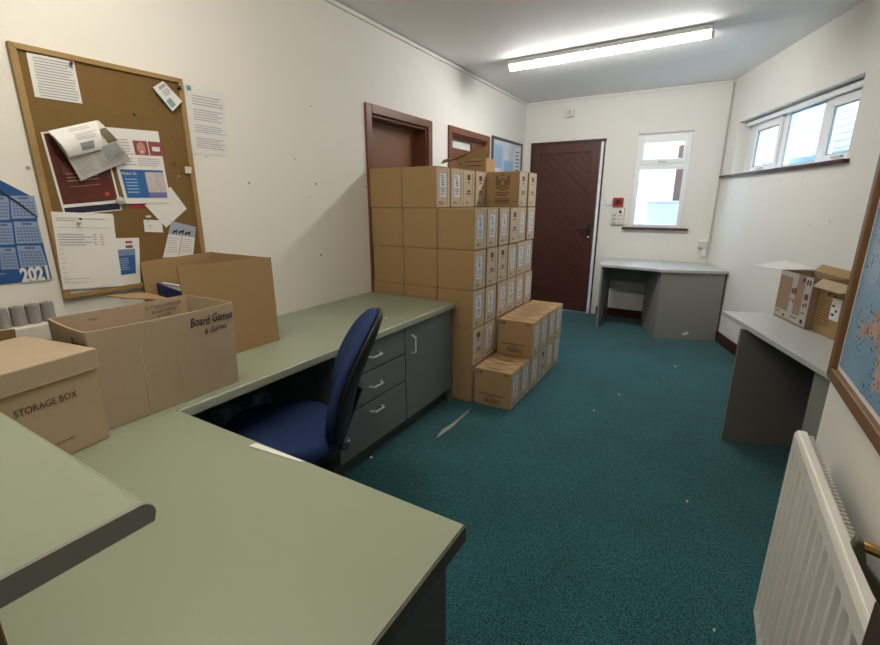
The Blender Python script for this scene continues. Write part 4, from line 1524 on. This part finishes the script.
cp_ = [WL(*zD(*p_), .003) for p_ in ((-330, -100), (0, 50), (155, 130), (182, 235), (258, 540), (0, 568), (-330, 604))]
MB().slab(cp_, (.001, 0, 0)).build('blue_sheet', mat('calendar_blue', (.022, .085, .26), rough=.4, var=.15, scale=8), cal)
M_CALP = mat('calendar_pale_blue', (.24, .33, .52), rough=.5, var=.06)
M_CALN = mat('calendar_ink', (.10, .13, .25), rough=.6)
cols = [((-100, -104, -100, -92), (-48, -50, -40, -30)), ]
rowsb = [((130, 250), (128, 238)), ((262, 372), (256, 362)), ((386, 495), (376, 480))]
for (l0, l1), (r0, r1) in rowsb:
    for (xa, xb) in ((-150, -62), (-48, 42), (50, 170)):
        sh = (l0 - 130) * .18
        pts = [zD(xa + sh * (.7 if xa > 0 else 1), l0 if xa < 40 else r0), zD(xb + sh * .7, l0 - 1 if xb < 60 else r0), zD(xb + sh + (22 if xb > 60 else 6), l1 - 3 if xb < 60 else r1), zD(xa + sh + 8, l1 if xa < 40 else r1 + 4)]
        qq = [WL(u, v, .0046) for u, v in pts]
        mp_ = MB().poly(qq).build('month_panel', M_CALP, cal)
        rr = [(.30, .06, .72, .15)]
        for r_ in range(5):
            for c_ in range(7):
                rr.append((.08 + c_ * .125, .26 + r_ * .14, .08 + c_ * .125 + .075, .26 + r_ * .14 + .07))
        strips(qq, rr, V((.0008, 0, 0))).build('month_dates', M_CALN, mp_)
dl = [WL(*zD(*p_), .0062) for p_ in ((0, 100), (90, 158), (182, 228), (184, 238), (88, 168), (0, 110))]
MB().poly([dl[0], dl[1], dl[4], dl[5]]).poly([dl[1], dl[2], dl[3], dl[4]]).build('hanging_cord', M_INK, cal)
pA, pB = WL(*zD(104, 528), .0056), WL(*zD(254, 512), .0056)
text('2021', 'year_lettering', M_PAPER, cal, (pA + pB) / 2, pB - pA, V((0, 0, 1)), .068, sx=(pB - pA).length / .135, weight=.003)
q = [WL(*zD(*p_), .0056) for p_ in ((-20, 500), (36, 497), (38, 528), (-18, 532))]
strips(q, [(.0, .45, .9, .55), (.0, .65, .7, .72)], V((0, 0, 0))).build('small_lettering', M_CALP, cal)

# year planner on the left wall beyond the second doorway
pn = thing('wall_planner', 'dark-framed pale blue wall planner beyond the glazed brown doorway', 'wall planner', (XW, 5.03, 1.35))
MB().box(XW + .001, XW + .012, 4.615, 5.44, 1.35, 1.985).build('planner_sheet', mat('planner_print', (.62, .68, .77), rough=.25, var=.35, scale=5), pn)
fm = MB()
fm.box(XW + .001, XW + .022, 4.59, 4.615, 1.33, 2.01)
fm.box(XW + .001, XW + .022, 5.44, 5.465, 1.33, 2.01)
fm.box(XW + .001, XW + .022, 4.615, 5.44, 1.985, 2.01)
fm.box(XW + .001, XW + .022, 4.615, 5.44, 1.33, 1.35)
fm.build('frame', M_GREYD, pn)
q = [V((XW + .0135, 4.63, 1.97)), V((XW + .0135, 5.42, 1.97)), V((XW + .0135, 5.42, 1.37)), V((XW + .0135, 4.63, 1.37))]
strips(q, [(.74, .04, .97, .96)], V((0, 0, 0))).build('side_column', M_PAPER, pn)
strips(q, para(.8, .95, .1, .5, 6, .3), V((.001, 0, 0))).build('printed_text', M_INK, pn)
strips(q, [(.03, .06, .3, .45), (.36, .3, .70, .85)], V((.0, 0, 0))).build('blue_region', mat('planner_blue', (.30, .45, .68), rough=.3), pn)

# ------------------------------------------------------------------ things on the end wall
o = thing('alarm_sounder', 'small square white alarm sounder high on the end wall above the door', 'alarm', (-1.557, YE, 2.285))
MB().box(-1.607, -1.508, YE - .03, YE - .001, 2.285, 2.37, bevel=.006).build('case', M_CREAM, o)
MB().lathe([(.024, 0), (.024, -.004), (.012, -.006)], (-1.557, YE - .0305, 2.328), seg=16, axis='Y').build('grille', M_GREYL, o)
o = thing('fire_call_point', 'red fire call point on the end wall beside the small window', 'call point', (-.93, YE, 1.29))
MB().box(-.985, -.872, YE - .028, YE - .001, 1.288, 1.385, bevel=.005).build('case', M_REDP, o)
MB().box(-.955, -.902, YE - .0295, YE - .028, 1.312, 1.362).build('window', mat('dark_red_pane', (.10, .02, .02), rough=.2), o)
o = thing('light_switch', 'white light switch beside the red call point', 'switch', (-1.03, YE, 1.30))
MB().box(-1.068, -.990, YE - .012, YE - .001, 1.296, 1.374, bevel=.004).build('plate', M_TRIM, o)
MB().box(-1.042, -1.016, YE - .018, YE - .0125, 1.315, 1.355, bevel=.002).build('rocker', M_UPVC, o)
o = thing('alarm_keypad', 'cream alarm keypad below the red call point', 'keypad', (-.91, YE, 1.08))
MB().box(-.985, -.845, YE - .03, YE - .001, 1.085, 1.272, bevel=.006).build('case', M_CREAM, o)
MB().box(-.905, -.878, YE - .033, YE - .0305, 1.215, 1.245, bevel=.001).build('button', M_INK, o)
for i, zz in enumerate((1.19, 1.145, 1.105)):
    MB().box(-.972, -.935, YE - .033, YE - .0305, zz - .012, zz + .012, bevel=.001).build('button', M_INKG, o)
    MB().box(-.915, -.865, YE - .0315, YE - .0305, zz - .004, zz + .004).build('legend', M_INKG, o)
o = thing('wall_socket', 'white twin socket box on the end wall near the corner above the corner desk', 'socket', (-.02, YE, .86))
MB().box(-.075, .02, YE - .045, YE - .001, .865, .94, bevel=.004).build('box', M_TRIM, o)
MB().box(-.067, .012, YE - .050, YE - .0455, .873, .932, bevel=.002).build('face_plate', M_CREAM, o)
MB().box(-.035, .015, YE - .035, YE - .001, .775, .862, bevel=.004).build('lower_box', M_TRIM, o)
cab = MB().tube([(P0.x - .012, YE - .008, ZC - .03), (P0.x - .012, YE - .008, .94)], .006, seg=6)
tag(cab.build('corner_cable', M_GREYL), 'grey cable running down the corner from ceiling to the white socket', 'cable')
for s_, z_ in ((1.515, 1.511), (1.20, 1.50), (1.93, 1.22), (1.72, 1.19), (.95, 1.35)):
    p_ = RW(s_, 0, z_)
    MB().lathe([(.008, 0), (.006, -.002)], p_, seg=8, axis='X').build('plug_hole', M_INKG, bpy.data.objects['wall_right'])

# ------------------------------------------------------------------ framed map on the near right wall
mpn = thing('framed_map', 'brown-framed blue map hung on the near right wall above the radiator', 'framed map', (XS, 1.0, .86))
my0, my1, mz0, mz1 = .45, 1.585, .862, 1.70
fm = MB()
fw2 = .034
for pts in ([(my0, mz0), (my1, mz0), (my1 - fw2, mz0 + fw2), (my0 + fw2, mz0 + fw2)], [(my1, mz0), (my1, mz1), (my1 - fw2, mz1 - fw2), (my1 - fw2, mz0 + fw2)], [(my1, mz1), (my0, mz1), (my0 + fw2, mz1 - fw2), (my1 - fw2, mz1 - fw2)], [(my0, mz1), (my0, mz0), (my0 + fw2, mz0 + fw2), (my0 + fw2, mz1 - fw2)]):
    fm.slab([(XS - .002, a, b_) for a, b_ in pts], (-.024, 0, 0))
fm.build('frame', M_PICF, mpn, bevel=.004)
MB().box(XS - .012, XS - .003, my0 + fw2, my1 - fw2, mz0 + fw2, mz1 - fw2).build('white_mount', M_PAPER, mpn)
ORG['__'] = V((0, 0, 0))
mm_ = MB().box(XS - .0135, XS - .0122, my0 + fw2 + .012, my1 - fw2 - .014, mz0 + fw2 + .014, mz1 - fw2 - .012)
mo = mm_.build('map_sheet', map_mat(), mpn)
# keep the sheet's own texture space in metres of the room
for v_ in mo.data.vertices:
    v_.co = v_.co + ORG[mpn.name]
mo.location = -ORG[mpn.name]
text('ANTRIM', 'map_lettering', M_INK, mpn, (XS - .0145, 1.15, .975), (0, -1, 0), (0, 0, 1), .036)
strips([V((XS - .0142, 1.10, .94)), V((XS - .0142, 1.02, .94)), V((XS - .0142, 1.02, .90)), V((XS - .0142, 1.10, .90))], [(0, 0, 1, 1)], V((0, 0, 0))).build('legend_panel', M_PAPER, mpn)
strips([V((XS - .0148, 1.10, .94)), V((XS - .0148, 1.02, .94)), V((XS - .0148, 1.02, .90)), V((XS - .0148, 1.10, .90))], [(.05, .1 + i * .18, .9, .16 + i * .18) for i in range(5)], V((0, 0, 0))).build('legend_text', M_INK, mpn)

# ------------------------------------------------------------------ radiator
rad = thing('radiator', 'cream panel radiator on the near right wall below the framed map', 'radiator', (.31, 1.08, .13))
ry0, ry1, rz0, rz1, rx = .72, 1.395, .145, .756, .27
nfl = 13
pitch = (ry1 - ry0 - .03) / nfl


def radpt(u, v):
    y = ry0 + (ry1 - ry0) * u
    z = rz0 + (rz1 - rz0) * v
    ph = ((y - ry0 - .015) / pitch) % 1.0
    inside = 0 < (y - ry0 - .015) / pitch < nfl
    g = 0.0
    d_ = abs(ph - .5)
    if inside:
        g = max(0.0, min(1.0, (.34 - d_) / .10))
    e_ = min(z - (rz0 + .035), (rz1 - .045) - z)
    k_ = max(0, min(1, e_ / .022))
    x = rx + .017 * g * k_
    if v > .985 or v < .015:
        x += .004
    return V((x, y, z))


MB().grid(radpt, nfl * 12, 60).build('front_panel', M_RAD, rad, smooth=False, solid=.003)
MB().box(rx + .003, rx + .024, ry0, ry1, rz1 - .006, rz1 + .004, bevel=.004).build('top_rim', M_RAD, rad)
fn = MB()
for i in range(46):
    y = ry0 + .012 + i * (ry1 - ry0 - .03) / 45
    fn.box(.2945, .309, y, y + .004, rz0 + .02, rz1 - .008)
fn.build('convector_fins', M_RAD, rad)
MB().box(.3095, XS - .001, ry0 + .1, ry0 + .13, rz0 + .05, rz0 + .2).build('wall_bracket', M_RAD, rad)
MB().box(.3095, XS - .001, ry1 - .13, ry1 - .1, rz0 + .05, rz0 + .2).build('wall_bracket', M_RAD, rad)
MB().box(rx + .003, .309, ry0, ry0 + .004, rz0 + .02, rz1 - .007).build('side_cover', M_RAD, rad)
MB().box(rx + .003, .309, ry1 - .004, ry1, rz0 + .02, rz1 - .007).build('side_cover', M_RAD, rad)
MB().tube([(.295, ry1 - .03, .001), (.295, ry1 - .03, rz0 + .02)], .009, seg=10).build('feed_pipe', M_STEEL, rad)

# ------------------------------------------------------------------ low wooden gate beside the camera
gt = thing('counter_gate', 'dark brown low wooden gate with a brass catch beside the radiator', 'gate', (.225, .2, 0))
M_GATE = mat('dark_gate_wood', (.060, .032, .020), rough=.4, var=.3, scale=14, stretch=(5, 5, 1))
MB().box(.206, .275, .02, .568, .012, .93, bevel=.004).build('gate_leaf', M_GATE, gt)
MB().slab([(x_, .555, z_) for x_, z_ in ((.177, 1.001), (.174, .990), (.199, .943), (.207, .9305), (.218, .9305), (.209, .950), (.1895, .974), (.183, .999))], (0, .011, 0), bevel=.002).build('catch_bar', M_BRONZE, gt)
MB().tube([(.183, .5605, .993), (.22, .5605, .985), (.262, .5605, .976)], .0058, seg=14).build('catch_rod', M_BRASS, gt, smooth=True)
MB().box(.256, .268, .554, .567, .931, .984, bevel=.002).build('catch_post', M_BRONZE, gt)
MB().box(.18, .28, -.10, .018, .001, 1.0, bevel=.004).build('hinge_post', M_GATE, gt)

# ------------------------------------------------------------------ litter and paper bits
sl = thing('paper_slip', 'white paper slip lying along the far edge of the front desk', 'paper', (-1.0, .68, ZT))


def on_z(u, v, z):
    cy, sy, cp, sp = math.cos(YAW), math.sin(YAW), math.cos(PITCH), math.sin(PITCH)
    fw, rt = V((-sy * cp, cy * cp, -sp)), V((cy, sy, 0))
    up = rt.cross(fw)
    d = rt * ((u - 440) / FPX) - up * ((v - 322.5) / FPX) + fw
    return EYE + d * ((z - EYE.z) / d.z)


pts = [on_z(u, v, ZT + .0012) for u, v in ((249, 446), (256, 443), (305, 461.5), (300, 462))]
MB().slab(pts, (0, 0, .0008)).build('slip', M_PAPER, sl)
lf = thing('dried_leaf', 'pale dried leaf strip lying on the carpet near the grey cabinets', 'leaf', tuple(on_z(452, 424, .002)))
pc = [on_z(u, v, .003) for u, v in ((437, 438), (444, 431), (452, 425.5), (459, 420), (470, 410))]
b = MB()
wd = [.004, .016, .013, .005, .003]
row = []
for i, p_ in enumerate(pc):
    d_ = (pc[min(i + 1, 4)] - pc[max(i - 1, 0)]).normalized()
    s_ = V((-d_.y, d_.x, 0)) * wd[i]
    row.append((b.bm.verts.new(p_ + s_ + V((0, 0, .002))), b.bm.verts.new(p_ + V((0, 0, .012))), b.bm.verts.new(p_ - s_ + V((0, 0, .002)))))
for r0, r1 in zip(row, row[1:]):
    b.bm.faces.new((r0[0], r1[0], r1[1], r0[1]))
    b.bm.faces.new((r0[1], r1[1], r1[2], r0[2]))
b.build('blade', mat('dried_leaf', (.36, .33, .24), rough=.8, var=.25, scale=40), lf, solid=.0015)
for (u, v, r, nm) in ((371, 458, .009, 'white crumb of litter on the carpet below the drawers'), (684, 336.5, .012, 'white crumb of litter on the carpet in front of the corner desk'), (594, 411, .006, 'tiny white crumb on the open carpet in the middle of the room'), (619, 395, .007, 'white crumb of litter on the carpet, second towards the side desk'), (687, 502, .005, 'tiny white crumb on the carpet between the front desk and the radiator'), (714, 631, .004, 'tiny white crumb on the carpet beside the foot of the radiator'), (675, 367, .007, 'pale crumb of litter on the carpet between the two light grey desks')):
    p_ = on_z(u, v, 0)
    tag(MB().lathe([(r, .001), (r * 1.1, .004), (r * .7, .008), (r * .2, .009)], p_, seg=9).build('litter_crumb', M_PAPER), nm, 'litter')
tag(MB().lathe([(.010, .0005), (.009, .002), (.002, .003)], on_z(386, 318, ZT), seg=12).build('white_button', M_PAPER), 'small white button lying on the green worktop behind the chair', 'button')
